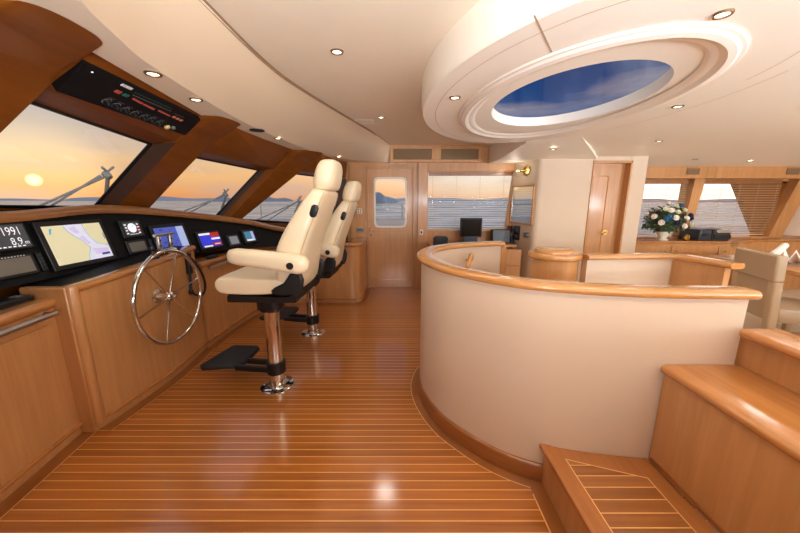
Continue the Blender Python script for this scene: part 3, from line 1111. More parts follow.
t = mount('button_strip', 'slim grey speaker strip between the grey panel and the blue screen', 'buttons', 150.5, 244, dash_tris, GD)
MB().bb(-.012, .012, -.04, .04, -.005, .012).build('plate', 'greydk', t, bevel=.003)
# blue radar screen
t, z = display('radar_screen', 'blue radar monitor with pale sidebar behind the throttle levers', 'screen', 170, 240, .30, .215, screen='s_blue', group=GD, bez=.028)
MB().poly(flat(.07, .15, -.107, .107, z)).build('sidebar', 's_side', t, smooth=False)
MB().poly(flat(-.15, .15, -.107, -.07, z + .0003)).build('footer', 's_side', t, smooth=False)
mb = MB()
random.seed(5)
for k in range(16):
    x, y = random.uniform(-.14, .05), random.uniform(-.06, .09)
    mb.poly(flat(x, x + random.uniform(.006, .03), y, y + random.uniform(.004, .012), z + .0005))
mb.tube([(-.12, -.05, z), (.05, .06, z)], .002, 4)
mb.tube([(-.12, .07, z), (.06, -.03, z)], .002, 4)
mb.build('echoes', 's_blue2', t, smooth=False)
# vivid small screen
t, z = display('alarm_screen', 'small vivid blue and red monitor beyond the radar screen', 'screen', 208.5, 240.5, .235, .14, screen='s_vivid', group=GD, bez=.022)
mb = MB()
mb.poly(flat(.01, .117, .025, .07, z))
mb.poly(flat(.01, .117, -.062, -.03, z))
mb.build('red_field', 's_red', t, smooth=False)
mb = MB()
mb.poly(flat(.01, .117, -.002, .016, z))
mb.poly(flat(-.117, .01, .05, .07, z))
mb.poly(flat(-.1, .0, -.07, -.055, z))
mb.poly(flat(.03, .10, -.052, -.044, z + .0005))
mb.build('white_field', 's_white', t, smooth=False)
t, z = display('grey_display', 'tiny dim grey display beside the vivid blue and red monitor', 'display', 232.5, 241, .10, .085, screen='s_grey', group=GD, bez=.02, body='greydk')
t, z = display('depth_display', 'small teal display farthest along the dashboard', 'display', 248, 237, .12, .11, screen='s_teal', group=GD, bez=.025)
MB().poly(flat(-.05, .05, -.055, -.035, z)).build('footer', 's_white', t, smooth=False)
MB().poly(flat(.025, .06, -.055, .055, z)).build('sidebar', 's_side', t, smooth=False)

# things on the shelf in front of the screens
pk = at(14, 300, z=.835)
t = thing('handset', 'black handset lying on the low cabinet beside the helm', 'handset', (-1.97, 1.53, .832))
MB().loft([[(x * s, y * s, z) for x, y in round_rect(.09, .2, .03)] for s, z in ((1, 0), (1, .02), (.8, .032))]).build('body', 'black', t)
MB().bb(-.02, .02, .03, .06, .031, .035).build('label_plate', 'knob', t)
# throttle
pt = at(164, 254, x=-1.86)
t = thing('throttle', 'silver twin-lever throttle control on the helm shelf in front of the radar screen', 'throttle', (-1.855, 2.51, .945))
MB().bb(-.05, .05, -.10, .10, 0, .03).build('base', 'black', t, bevel=.01)
for y in (-.062, .062):
    mb = MB().bb(-.012, .012, y - .016, y + .016, .02, .135)
    mb.build('lever', 'steel', t, bevel=.006)
    for z in (.06, .10):
        MB().cyl((-.014, y, z), .006, .03, 10, 'x').build('lever_hole', 'black', t)
MB().tube([(0, -.10, .14), (0, .10, .14)], .011, 10).build('crossbar', 'steel', t)
t = thing('trackball', 'pale trackball puck on the helm shelf under the throttle levers', 'trackball', (-1.80, 2.50, .948))
MB().lathe((0, 0, 0), [(.035, 0), (.038, .01), (.03, .03), (.01, .038)], 20).build('body', 'ivory', t)
t = thing('joystick', 'black joystick on the helm shelf beside the throttle', 'joystick', (-1.80, 2.30, .934))
MB().lathe((0, 0, 0), [(.04, 0), (.04, .012), (.015, .022), (.011, .055), (.018, .065), (.016, .085), (.005, .09)], 18).build('body', 'black', t)
for px, py, nm in ((208, 249.5, 'below the vivid blue and red monitor'),):
    t = thing('desk_microphone', 'small black microphone clip on the ledge ' + nm, 'microphone', (-1.80, 3.02, .806))
    MB().bb(-.03, .03, -.06, .06, 0, .025).build('body', 'black', t, bevel=.01)

# handset on coiled cord hanging from the pod's end
t = thing('hanging_handset', 'black radio handset hanging with its cord beside the steering wheel', 'handset')
MB().loft([[Vector((-1.765, 2.62, .845)) + Vector((x, y, z)) for x, y in round_rect(.04, .05, .012)] for z in (-.10, -.02, .07)]).build('body', 'black', t, bevel=.004)
MB().tube(spline([(-1.765, 2.62, .75), (-1.765, 2.615, .68), (-1.765, 2.605, .61)], 5), .011, 8).build('stem', 'black', t)
MB().ball((-1.765, 2.605, .59), .022, 10).build('plug', 'black', t)
mb = MB()
cpts = spline([(-1.76, 2.65, .87), (-1.745, 2.70, .80), (-1.74, 2.755, .68), (-1.74, 2.76, .58), (-1.745, 2.71, .53), (-1.755, 2.645, .55), (-1.762, 2.61, .59)], 6)
mb.tube(cpts, .010, 8)
mb.build('cord', 'rubber', t)

# ---- steering wheel
t = thing('steering_wheel', 'chrome six-spoked steering wheel standing in front of the helm console', 'wheel', (-1.655, 2.225, .668))
R_ = .333
rim = MB().tube([(0, R_ * math.cos(2 * PI * k / 64), R_ * math.sin(2 * PI * k / 64)) for k in range(64)], .0145, 14, closed=True)
rim.build('rim', 'chrome', t)
for k in range(6):
    a = rad(70 + 60 * k)
    MB().tube([(-.012, .03 * math.cos(a), .03 * math.sin(a)), (0.0, R_ * math.cos(a), R_ * math.sin(a))], [.0075, .0055], 10).build('spoke', 'chrome', t)
MB().lathe((-.112, 0, 0), [(.05, 0), (.05, .012), (.028, .02), (.026, .08), (.034, .085), (.036, .115), (.026, .125), (.012, .13), (.012, .145), (.004, .148)], 28, Vector((1, 0, 0))).build('hub', 'chrome', t)


# ================================================================== HELM CHAIRS
def helm_chair(label, drop):
    t = thing('helm_chair', label, 'chair', group='helm chairs')
    D = -drop
    V = lambda x, y, z: Vector((x, y, z + D))
    MB().lathe((0, 0, 0), [(.122, 0), (.122, .008), (.112, .014), (.065, .018), (.062, .03)], 40).build('base_plate', 'chrome', t, sharp=30)
    for k in range(6):
        a = 2 * PI * k / 6 + .3
        MB().lathe((.092 * math.cos(a), .092 * math.sin(a), .012), [(.008, 0), (.008, .005), (.003, .007)], 8).build('bolt', 'steel', t)
    MB().lathe((0, 0, .014), [(.052, 0), (.052, .60 + D)], 32).build('column', 'chrome', t)
    # footrest
    f = thing_part('footrest', t)
    pad = [(-.53, -.06), (-.47, .25), (-.45, .272), (-.26, .265), (-.235, .24), (-.235, -.01), (-.27, -.05), (-.50, -.085)]
    MB().loft([[(x * s + (1 - s) * -.37, y * s + (1 - s) * .1, z) for x, y in pad] for s, z in ((.93, .15), (1, .156), (1, .178), (.97, .186))]).build('footrest', 'rubber', t, sharp=50)
    for y in (-.045, .06):
        MB().loft([[(x, y - .014, z - .02), (x, y + .014, z - .02), (x, y + .014, z + .02), (x, y - .014, z + .02)] for x, z in ((-.28, .165), (-.16, .155), (-.04, .15))]).build('footrest_arm', 'black', t, bevel=.004)
    MB().lathe((0, 0, .105), [(.058, 0), (.066, .006), (.066, .088), (.058, .094)], 28).build('collar', 'black', t, sharp=40)
    # under-seat mount
    MB().loft([[V(x * s + .0, y * s, z) for x, y in round_rect(.17, .15, .05)] for s, z in ((.75, .585), (1, .61), (1, .70))]).build('mount', 'black', t)
    MB().bb(-.20, .25, -.19, .19, .70 + D, .745 + D).build('seat_frame', 'black', t, bevel=.01)
    mb = MB()
    for y in (-.195, .195):
        mb.loft([[V(x, y - .012, z - .02), V(x, y + .012, z - .02), V(x, y + .012, z + .02), V(x, y - .012, z + .02)] for x, z in ((-.18, .74), (.14, .725), (.21, .73), (.27, .76))])
    mb.loft([[V(.262, y, z - .018), V(.282, y, z - .018), V(.282, y, z + .018), V(.262, y, z + .018)] for y, z in ((-.2, .762), (.2, .762))])
    mb.build('slide_rail', 'black', t, bevel=.004)
    # cushion: soft slab, front rolled over
    prof = [(-.245, .80), (-.252, .835), (-.235, .872), (-.19, .886), (-.05, .874), (.12, .868), (.20, .864), (.20, .77), (0, .762), (-.18, .764), (-.225, .775)]
    rings = []
    for y, s in ((-.235, .80), (-.228, .92), (-.205, 1), (0, 1.01), (.205, 1), (.228, .92), (.235, .80)):
        rings.append([V(x * (1 - (1 - s) * .3) , y, .812 + (z - .812) * s) for x, z in prof])
    MB().loft(rings).build('seat_cushion', 'leather', t, sharp=180, subsurf=2)
    # backrest: profile (x front, x rear, z, half width)
    st = [(.15, .255, .775, .19), (.135, .29, .81, .222), (.125, .31, .90, .232), (.137, .325, 1.0, .240), (.165, .348, 1.08, .242), (.23, .392, 1.19, .238), (.305, .437, 1.30, .224), (.36, .466, 1.375, .205), (.38, .472, 1.405, .185), (.395, .464, 1.418, .15)]
    rings = []
    for xf, xr, z, hw in st:
        cx, w = (xf + xr) / 2, xr - xf
        ring_ = []
        for px, py in ((-.5, -.78), (-.42, -.94), (-.2, -1), (.22, -1), (.42, -.94), (.5, -.74), (.53, 0), (.5, .74), (.42, .94), (.22, 1), (-.2, 1), (-.42, .94), (-.5, .78), (-.46, .4), (-.40, 0), (-.46, -.4)):
            ring_.append(V(cx + px * w, py * hw, z - px * w * .18))
        rings.append(ring_)
    MB().loft(rings).build('backrest', 'leather', t, sharp=180, subsurf=2)
    # welt seam along the rear edge of the bolster, both sides
    for sgn in (-1, 1):
        pts = []
        for xf, xr, z, hw in st[1:9]:
            cx, w = (xf + xr) / 2, xr - xf
            pts.append(V(cx + .40 * w, sgn * hw * .958, z - .40 * w * .18))
        MB().tube(spline(pts, 4), .0035, 6).build('welt', plain_leather_dark, t)
    # headrest
    rings = []
    for z, hw, d0, d1 in ((1.405, .11, .40, .48), (1.412, .145, .375, .50), (1.45, .162, .368, .515), (1.51, .162, .380, .527), (1.555, .15, .397, .53), (1.585, .125, .415, .522), (1.598, .08, .435, .505)):
        cx, w = (d0 + d1) / 2, d1 - d0
        rings.append([V(cx + math.cos(a) * abs(math.cos(a)) ** -.35 * w / 2 if abs(math.cos(a)) > 1e-6 else cx, math.copysign(abs(math.sin(a)) ** .6, math.sin(a)) * hw, z) for a in [2 * PI * (k + .5) / 16 for k in range(16)]])
    MB().loft(rings).build('headrest', 'leather', t, sharp=180, subsurf=2)
    for y in (-.05, .05):
        MB().tube([V(.42, y, 1.39), V(.43, y, 1.45)], .008, 8).build('headrest_post', 'chrome', t)
    # grip slot on the bolster
    for sgn in (-1, 1):
        MB().loft([[V(.408 + a_ * .93 + b_ * .35, sgn * (.208 + o), 1.285 + b_ * .94 - a_ * .33) for a_, b_ in [(q[0] * s, q[1] * s) for q in round_rect(.042, .078, .02)]] for o, s in ((0, 1), (.016, 1), (.02, .8))]).build('grip', 'black', t)
    # armrests with pivot buttons
    for sgn in (-1, 1):
        y0 = sgn * .275
        xo = .03 if sgn < 0 else .14
        rings = []
        for x, z, hh, hw in ((-.135, 1.02, .02, .02), (-.12, 1.02, .04, .036), (-.08, 1.018, .05, .044), (.05, 1.005, .054, .046), (.2, .985, .058, .046), (.28, .975, .06, .046), (.325, .972, .05, .04), (.345, .972, .025, .025)):
            if sgn < 0:
                rings.append([V(x + xo, y0 + q[0], z + q[1]) for q in round_rect(hw * 2, hh * 2, min(hw, hh) * .8, 3)])
            else:  # the far arm is folded up along the backrest
                rings.append([V(.22 + (.345 - x) * .36 + q[1] * .8, .237 + q[0] * .5, .95 + (.345 - x) * .86 - q[1] * .35) for q in round_rect(hw * 2, hh * 2, min(hw, hh) * .8, 3)])
        a_ = MB().loft(rings).build('armrest', 'leather', t, sharp=180)
        if sgn < 0:
            MB().cyl(V(.25 + xo, y0 + sgn * .043, .972), .021, sgn * .008, 20, 'y').build('pivot_button', 'black', a_)
        # recliner housing
        sh = [(.04, .775), (.02, .80), (.05, .82), (.12, .85), (.165, .905), (.20, .925), (.245, .915), (.262, .87), (.25, .80), (.225, .755), (.20, .75), (.185, .775), (.12, .77)]
        MB().prism([V((x - .02) * .86 + .12, sgn * .22, z) for x, z in sh], (0, sgn * .04, 0)).build('recliner', 'black', t, bevel=.012, sharp=60)
    return t


def thing_part(name, t):
    return None


plain_leather_dark = plain('leather_welt', (196, 172, 134), .5)
c1 = helm_chair('cream leather helm chair on chrome column close to the steering wheel', 0.0)
c1.location = (-.91, 2.155, .001)
c1.rotation_euler.z = rad(-2)
c2 = helm_chair('cream leather helm chair farther off beside the side door, half hidden by another chair', .075)
c2.location = (-.90, 3.12, .001)
c2.rotation_euler.z = rad(-3)

# ================================================================== OVERHEAD PANEL
A0, B0 = ST['0f'][0], ST['0f'][1]
A1, B1 = ST['1n'][0], ST['1n'][1]
hb = Vector((-.025, 0, .02))
A0, A1, B0, B1 = A0 + hb, A1 + hb, B0 + hb * .5, B1 + hb * .5
hc_ = (A0 + A1 + B0 + B1) / 4
ex_, ey_ = ((A1 - A0) + (B1 - B0)) * 2, ((A0 - B0) + (A1 - B1)) * 2
hdr_tris = [(hc_ - ex_ - ey_, hc_ + ex_ - ey_, hc_ + ex_ + ey_), (hc_ - ex_ - ey_, hc_ + ex_ + ey_, hc_ - ex_ + ey_)]
q = [hit(x, y, hdr_tris) for x, y in ((52.5, 86), (81, 56), (199, 117), (184, 132.5))]
pc = [v[0] for v in q]
n = q[0][1]
ctr = sum(pc, Vector()) / 4
if n.dot(EYE - ctr) < 0:
    n = -n
xa = ((pc[2] - pc[1]) + (pc[3] - pc[0])).normalized()
ya = n.cross(xa).normalized()
t = thing('overhead_panel', 'black overhead switch panel set in the wooden header above the windscreen', 'panel')
MW = Matrix.Translation(ctr + n * .014) @ Matrix((xa, ya, n)).transposed().to_4x4()
t.matrix_world = MW
inv = MW.inverted()
lp = [inv @ p for p in pc]
for p in lp:
    p.z = 0
MB().loft([[Vector((p.x, p.y, -.04)) for p in lp], [Vector((p.x, p.y, .008)) for p in lp]]).build('plate', 'dash', t, bevel=.003)


def onp(px, py):
    p = inv @ hit(px, py, hdr_tris)[0]
    return p.x, p.y


for i, (px, py) in enumerate(((104, 96), (113.5, 100.5), (122.5, 105), (132, 109), (141, 112.5), (149, 115), (156.5, 118.5))):
    x, y = onp(px, py)
    k_ = MB().lathe((x, y, .008), [(.016, 0), (.015, .012), (.010, .014), (.009, .022), (.004, .023)], 18).build('knob', 'black', t)
    MB().lathe((x, y, .0085), [(.021, 0), (.021, .001), (.0175, .001), (.0175, 0)], 20).build('dial_ring', 'knob', k_)
    mb = MB()
    for j in range(4):
        mb.poly(flat(x - .02 + j * .011, x - .013 + j * .011, y + .026, y + .03, .0085))
    mb.build('marking', 'knob', k_, smooth=False)
x, y = onp(165, 123)
MB().lathe((x, y, .008), [(.017, 0), (.017, .006), (.013, .012), (.004, .015)], 20).build('push_button', 'yellowknob', t)
x, y = onp(171, 123.5)
MB().lathe((x, y, .008), [(.012, 0), (.012, .012), (.004, .014)], 14).build('knob', 'knob', t)
for px, py, m in ((115, 86.5, 'red'), (123, 90, 'green')):
    x, y = onp(px, py)
    mb = MB().bb(x - .014, x + .014, y - .009, y + .009, .008, .013)
    mb.build('indicator', m, t)
x, y = onp(124, 81.5)
MB().bb(x - .03, x + .03, y - .007, y + .007, .008, .012).build('maker_plate', 'tag', t)
for r0, r1, m, nn, hh in (((131, 94), (139, 98.5), 'red', 5, .0055), ((142, 100), (151, 104.5), 'red', 5, .0055), ((157, 106.5), (167, 111.5), 'red', 6, .0055), ((172, 113), (179, 116.5), 'amber', 3, .008), ((131, 90.5), (168, 107), 'knob', 17, .003), ((133, 88), (169, 104.5), 'green', 16, .0022), ((173, 110), (181, 113.5), 'knob', 5, .0025)):
    xa0, ya0 = onp(*r0)
    xb0, yb0 = onp(*r1)
    for k in range(nn):
        x, y = lerp(xa0, xb0, k / (nn - 1)), lerp(ya0, yb0, k / (nn - 1))
        ww_ = abs(xb0 - xa0) / nn * .38
        if hh > .005:
            MB().bb(x - ww_, x + ww_, y - hh, y + hh, .008, .012).build('indicator', m, t)
    if hh <= .005:
        mb = MB()
        for k in range(nn):
            x, y = lerp(xa0, xb0, k / (nn - 1)), lerp(ya0, yb0, k / (nn - 1))
            mb.poly(flat(x - ww_, x + ww_, y - hh, y + hh, .0085))
        mb.build('marking', m, t, smooth=False)
x, y = onp(89, 66.5)
MB().lathe((x, y, .008), [(.004, 0), (.003, .002)], 8).build('pilot_lamp', 's_white', t)

# ================================================================== DOWNLIGHTS
dl_m = plain('downlight_rim', (150, 120, 88), .3, .8)
proto = thing('downlight', 'x', 'downlight', group='recessed downlights')
MB().lathe((0, 0, -.006), [(.030, .006), (.032, 0), (.042, -.001), (.046, .003), (.046, .006)], 28, caps=False).build('trim_ring', dl_m, proto)
MB().lathe((0, 0, -.003), [(.031, 0), (.031, .003)], 24).build('lens', 'lamp', proto)
LAMPS = []
dls = [
    (at(337, 51, z=ZM), 'round downlight alone in the middle of the raised cream ceiling'),
    (at(381, 117, z=ZM), 'round downlight at the far end of the raised ceiling, toward the air vents'),
    (at(153, 73, z=ZS), 'round downlight in the window soffit nearest the overhead switch panel'),
    (at(196, 99, z=ZS), 'round downlight in the window soffit just past the switch panel'),
    (at(278, 138, z=ZS), 'round downlight in the window soffit just past the black oval speaker'),
    (at(339, 157, z=ZS), 'small round downlight in the window soffit, above the headrests at the end of the row'),
    (at(455, 97, z=ZP), 'round downlight in the rim of the oval ceiling plate, closest to the raised ceiling'),
    (at(510, 136, z=ZP), 'round downlight tucked against the far moulding of the oval skylight'),
    (at(723, 13, z=ZP), 'largest round downlight near the top edge, beyond the short end of the oval moulding'),
    (at(678, 106, z=ZP), 'round downlight just outside the oval moulding on the aft side'),
    (at(553, 149, z=1.885), 'round downlight in the low soffit above the cream bulkhead'),
    (at(695, 159, z=1.885), 'small faint downlight in the ceiling before the saloon window post'),
    (at(750, 161, z=1.87), 'small faint downlight in the ceiling before the wide saloon window'),
]
for i, (p, lab) in enumerate(dls):
    r = proto if i == 0 else dup(proto, p)
    r.location = p + Vector((0, 0, -.001))
    r['label'] = lab
    k_ = .6 if i == 8 else .72
    r.scale = (k_, k_, 1)
    LAMPS.append(p)


def spot(p, watts, ang=150, col=(1, .97, .90), size=.10, blend=.6, aim=None):
    l = bpy.data.lights.new('downlight_lamp', 'SPOT')
    l.energy = watts
    l.color = col
    l.spot_size = rad(ang)
    l.spot_blend = blend
    l.shadow_soft_size = size
    o = bpy.data.objects.new('downlight_lamp', l)
    COL.objects.link(o)
    o.location = Vector(p) + Vector((0, 0, -.03))
    if aim:
        o.rotation_euler = Vector(aim).to_track_quat('-Z', 'Y').to_euler()
    return o


KW = .5
for i, p in enumerate(LAMPS):
    spot(p, (7 if i in (2, 3, 4, 5, 7, 10) else 13) * KW)
# extra downlights, added to brighten the aft saloon and behind the camera
more = [((-.25, .45, ZM), 'over the near end of the helm aisle'), ((.35, .35, ZM), 'just inside the near side door'), ((1.9, .5, ZP), 'over the low bench'), ((2.6, 2.2, ZP), 'between the stairwell and the dining chairs'),
        ((2.6, 3.4, ZP), 'in front of the inner maple door'), ((3.4, 2.6, ZP), 'above the whole tan dining chair'), ((4.4, 3.0, ZP), 'above the dining table'), ((5.2, 3.8, ZP), 'above the aft corner of the saloon'), ((3.6, 1.2, ZP), 'aft of the bench')]
for p, lab in more:
    r = dup(proto, Vector(p) + Vector((0, 0, -.001)))
    r.scale = (.7, .7, 1)
    r['label'] = 'added small round downlight ' + lab
    spot(p, (14 if p[1] > 1 else 9) * KW)

# black oval speaker and a faint square hatch in the ceiling
p = at(257, 130, z=ZS)
t = thing('ceiling_speaker', 'black oval speaker in the window soffit between two downlights', 'speaker', p)
MB().lathe((0, 0, -.008), [(.055, .008), (.055, .002), (.045, 0), (.02, .004), (.005, .004)], 28).build('grille', 'black', t)
p = at(364, 122, z=ZM)
t = tag(MB().bb(p.x - .14, p.x + .10, p.y - .09, p.y + .09, ZM - .0015, ZM).build('ceiling_hatch', 'ceil2'), 'flush cream square hatch in the raised ceiling near the air vents', 'hatch')

# ================================================================== AIR VENTS
t = thing('air_vent', 'long wooden air vent box with two brown grilles under the ceiling above the side door', 'vent', (.505, YB, 1.99))
mb = MB()
W_ = .645
mb.bb(-W_, W_, -.13, -.10, -.115, -.082)
mb.bb(-W_, W_, -.13, -.10, .062, .112)
for x0, x1 in ((-W_, -.60), (-.06, .07), (.60, W_)):
    mb.bb(x0, x1, -.13, -.10, -.082, .062)
mb.bb(-W_, W_, -.10, 0, -.115, -.10)
mb.bb(-W_, -W_ + .02, -.10, 0, -.1, .112)
mb.bb(W_ - .02, W_, -.10, 0, -.1, .112)
mb.build('housing', 'panel', t, bevel=.003)
for x0, x1 in ((-.60, -.06), (.07, .60)):
    mb = MB().bb(x0, x1, -.112, -.10, -.082, .062)
    for k in range(9):
        z = -.076 + k * .0165
        mb.bb(x0, x1, -.122, -.112, z, z + .006)
    mb.build('grille', 'vent', t, smooth=False)
for x0, x1, lab in ((4.24, 4.44, 'small brown air grille in the wooden fascia above the saloon window post'), (5.72, 5.92, 'small brown air grille at the aft end of the saloon window fascia')):
    t = thing('air_grille', lab, 'vent', ((x0 + x1) / 2, 4.93, 1.765), group='saloon air grilles')
    mb = MB().bb(-.095, .095, -.012, 0, -.045, .045)
    mb.build('frame', 'vent', t, bevel=.003)
    for k in range(5):
        MB().bb(-.08, .08, -.018, -.012, -.036 + k * .016, -.03 + k * .016).build('louvre', 'vent', t, smooth=False)


# ================================================================== BLINDS
def blind(label, x0, x1, z0, z1, y, pitch, depth, mat, lean=0.0, ladders=3, group='slatted window blinds', angle=0):
    t = thing('window_blind', label, 'blind', ((x0 + x1) / 2, y, z1), group=group)
    w = (x1 - x0) / 2
    MB().bb(-w, w, -depth * .6, depth * .6, -.055, .01).build('headrail', 'browwood', t, bevel=.003)
    nsl = int((z1 - z0 - .05) / pitch)
    mb = MB()
    R = Matrix.Rotation(rad(angle), 3, 'X')
    for k in range(nsl):
        z = -.045 - k * pitch
        sh = lean * z
        mb.box((sh * .5, 0, z), (2 * w - abs(sh), depth, .0045), R)
    mb.build('slats', mat, t, smooth=False)
    MB().bb(-w, w + lean * (z0 - z1), -depth * .5, depth * .5, z0 - z1, z0 - z1 + .018).build('bottom_rail', 'slat', t)
    for k in range(ladders):
        x = lerp(-w + .06, w - .06 + lean * (z0 - z1) * .9, k / max(1, ladders - 1))
        MB().bb(x - .002, x + .002, -depth * .5 - .002, -depth * .5, z0 - z1, -.03).build('ladder_cord', 'tape', t)
    return t


blind('open slatted blind over the window behind the laptop', .425, 1.655, .915, 1.755, YB + .045, .027, .022, 'slatwhite', lean=.08, ladders=4)
t_ = blind('wide slatted blind on the saloon window nearest the aft corner', 4.60, 5.86, .81, 1.645, YA - .045, .026, .024, 'slat', ladders=5, angle=18)
blind('slatted blind behind the bouquet of white roses', 3.3, 4.42, .81, 1.645, YA - .045, .026, .024, 'slat', ladders=5, angle=18)

# ================================================================== CHART DESK
t = thing('chart_desk', 'wooden chart desk below the blind, carrying the laptop', 'desk', (0, 0, 0))
MB().bb(.42, 1.64, 4.45, 4.80, .70, .735).build('desktop', 'panelx', t, bevel=.008)
MB().bb(.44, .47, 4.47, 4.80, 0, .70).build('side_panel', 'panel', t)
MB().bb(1.60, 1.63, 4.5, 4.80, 0, .70).build('side_panel', 'panel', t)
t = thing('pedestal_cabinet', 'small maple drawer pedestal beside the stairwell end post', 'drawers', (1.545, 4.32, 0))
MB().bb(-.115, .115, 0, .12, 0, .685).build('body', 'panel', t, bevel=.005)
for z0, z1 in ((.05, .24), (.26, .45), (.47, .66)):
    d = MB().bb(-.095, .095, -.012, 0, z0, z1).build('drawer', 'panel', t, bevel=.004)
    MB().ball((0, -.02, (z0 + z1) / 2), .009, 8).build('knob', 'brass', d)
t = thing('laptop', 'open laptop with black screen on the chart desk', 'laptop', (1.03, 4.6, .737))
MB().loft([[(x * s, y * s - .06, z) for x, y in round_rect(.36, .25, .02)] for s, z in ((1, 0), (1, .02), (.98, .024))]).build('keyboard_base', 'greydk', t)
MB().bb(-.16, .16, -.16, -.02, .0245, .0265).build('keys', 'black', t)
MB().bb(-.16, .16, .055, .075, .08, .36).build('screen_lid', 'black', t, bevel=.008)
MB().bb(-.145, .145, .052, .0545, .095, .345).build('screen', 'gloss', t)
MB().bb(-.10, .10, .05, .08, .02, .09).build('hinge', 'greydk', t)
t = thing('office_chair', 'small black desk chair back beside the door post', 'chair', (.525, 4.12, 0))
MB().loft([[(x * s, y, z + .82) for x, z in round_rect(.19, .15, .04)] for s, y in ((.9, -.025), (1, -.015), (1, .015), (.9, .025))]).build('backrest', 'black', t)
MB().tube([(0, .02, .76), (0, .05, .6), (0, .06, .45)], .014, 8).build('back_stem', 'black', t)
MB().loft([[(x * s, y * s + .12, z) for x, y in round_rect(.36, .36, .08)] for s, z in ((.95, .42), (1, .43), (1, .47), (.93, .485))]).build('seat', 'black', t)
MB().cyl((0, .12, .06), .022, .37, 12).build('column', 'black', t)
for k in range(5):
    a = rad(72 * k + 20)
    lg = MB().tube([(0, .12, .085), (.20 * math.cos(a), .12 + .20 * math.sin(a), .065)], [.02, .014], 8).build('leg', 'black', t)
    MB().cyl((.20 * math.cos(a) - .012, .12 + .20 * math.sin(a), .028), .027, .024, 14, 'x').build('caster', 'black', lg)
t = thing('black_monitor', 'glossy black case standing at the far corner of the chart desk', 'monitor', (1.475, 4.66, .737))
MB().loft([[(x, -.02 + z * .12, z) for x in (-.13, .13)] + [(x, .10, z) for x in (.13, -.13)] for z in (0, .19)]).build('body', 'black', t, bevel=.008)
MB().poly([(-.118, -.0235 + .015 * .12, .015), (.02, -.0235 + .015 * .12, .015), (.06, -.0235 + .18 * .12, .18), (-.118, -.0235 + .18 * .12, .18)]).build('screen', 'greydk', t, smooth=False)
# fittings on the picture wall
wall_dir = (Vector((1.775, 4.39, 0)) - Vector((1.655, 4.86, 0))).normalized()
wall_n = Vector((wall_dir.y, -wall_dir.x, 0))
if wall_n.x > 0:
    wall_n = -wall_n
WM = Matrix((-wall_dir * -1, Vector((0, 0, 1)), wall_n)).transposed().to_4x4()


def on_wall(name, label, cat, px, py):
    # meet the sight line with the wall plane
    r = ray(px, py)
    p0 = Vector((1.72, 4.6, 1.0))
    tt = (p0 - EYE).dot(wall_n) / r.dot(wall_n)
    t = thing(name, label, cat)
    t.matrix_world = Matrix.Translation(EYE + r * tt) @ Matrix((wall_dir, Vector((0, 0, 1)), wall_n)).transposed().to_4x4()
    return t


t = on_wall('framed_picture', 'framed picture under reflecting glass on the cream wall beside the blind', 'picture', 522.5, 205)
mb = MB()
fw, fh = .50, .53
mb.bb(-fw / 2, fw / 2, -fh / 2, -fh / 2 + .02, 0, .022).bb(-fw / 2, fw / 2, fh / 2 - .02, fh / 2, 0, .022)
mb.bb(-fw / 2, -fw / 2 + .02, -fh / 2, fh / 2, 0, .022).bb(fw / 2 - .02, fw / 2, -fh / 2, fh / 2, 0, .022)
mb.build('frame', 'rail', t, bevel=.003)
MB().bb(-fw / 2 + .02, fw / 2 - .02, -fh / 2 + .02, fh / 2 - .02, .002, .012).build('glazing', 'mirror', t, smooth=False)
t = on_wall('wall_lamp', 'round brass and glass wall lamp above the framed picture', 'lamp', 525, 171)
MB().lathe((.03, 0, 0), [(.05, 0), (.05, .008), (.02, .016)], 24).build('backplate', 'brass', t)
MB().tube([(.03, 0, .01), (.02, 0, .05), (-.02, 0, .07)], .012, 10).build('arm', 'brass', t)
MB().lathe((-.03, 0, .05), [(.02, -.05), (.05, -.03), (.058, 0), (.05, .03), (.02, .045)], 24).build('glass_shade', 'crystal', t)
MB().ball((-.03, 0, .05), .02, 10).build('bulb', 'porcelain', t)
t.scale = (1.45, 1.45, 1.45)
pl = bpy.data.lights.new('bulkhead_fill', 'POINT')  # fill light added for the bulkhead and ceiling; the wall lamp is unlit
pl.energy = 1.0
pl.color = (1, .88, .72)
pl.shadow_soft_size = .06
po = bpy.data.objects.new('bulkhead_fill', pl)
COL.objects.link(po)
po.location = t.matrix_world @ Vector((-.03, 0, .16))
t = on_wall('handset_cradle', 'dark blue radio handset in a black cradle under the framed picture', 'handset', 518, 233)
MB().bb(-.07, .05, -.10, .10, 0, .03).build('cradle', 'black', t, bevel=.006)
for y in (-.05, .045):
    MB().bb(-.06, .04, y - .035, y + .035, .03, .055).build('handset', 'greydk', t, bevel=.01)
t = on_wall('wall_bracket', 'small steel plate bracket on the cream wall beside the handset cradle', 'bracket', 527, 235)
MB().bb(-.06, .06, -.035, .035, 0, .012).build('plate', 'steel', t, bevel=.003)
MB().bb(-.035, .04, -.015, .018, .012, .03).build('insert', 'knob', t, bevel=.003)
t = on_wall('wall_phone', 'small dark telephone at the foot of the cream wall by the desk', 'telephone', 513, 240)
MB().bb(-.045, .045, -.05, .05, 0, .06).build('body', 'greydk', t, bevel=.008)
MB().bb(-.035, .035, -.03, .035, .06, .065).build('keypad', 'black', t)
t = on_wall('small_bottle', 'small dark red box on the sill beside the handset cradle', 'box', 511.5, 229)
MB().bb(-.03, .03, -.05, .05, 0, .05).build('body', plain('dark_red', (92, 40, 30), .5), t, bevel=.005)

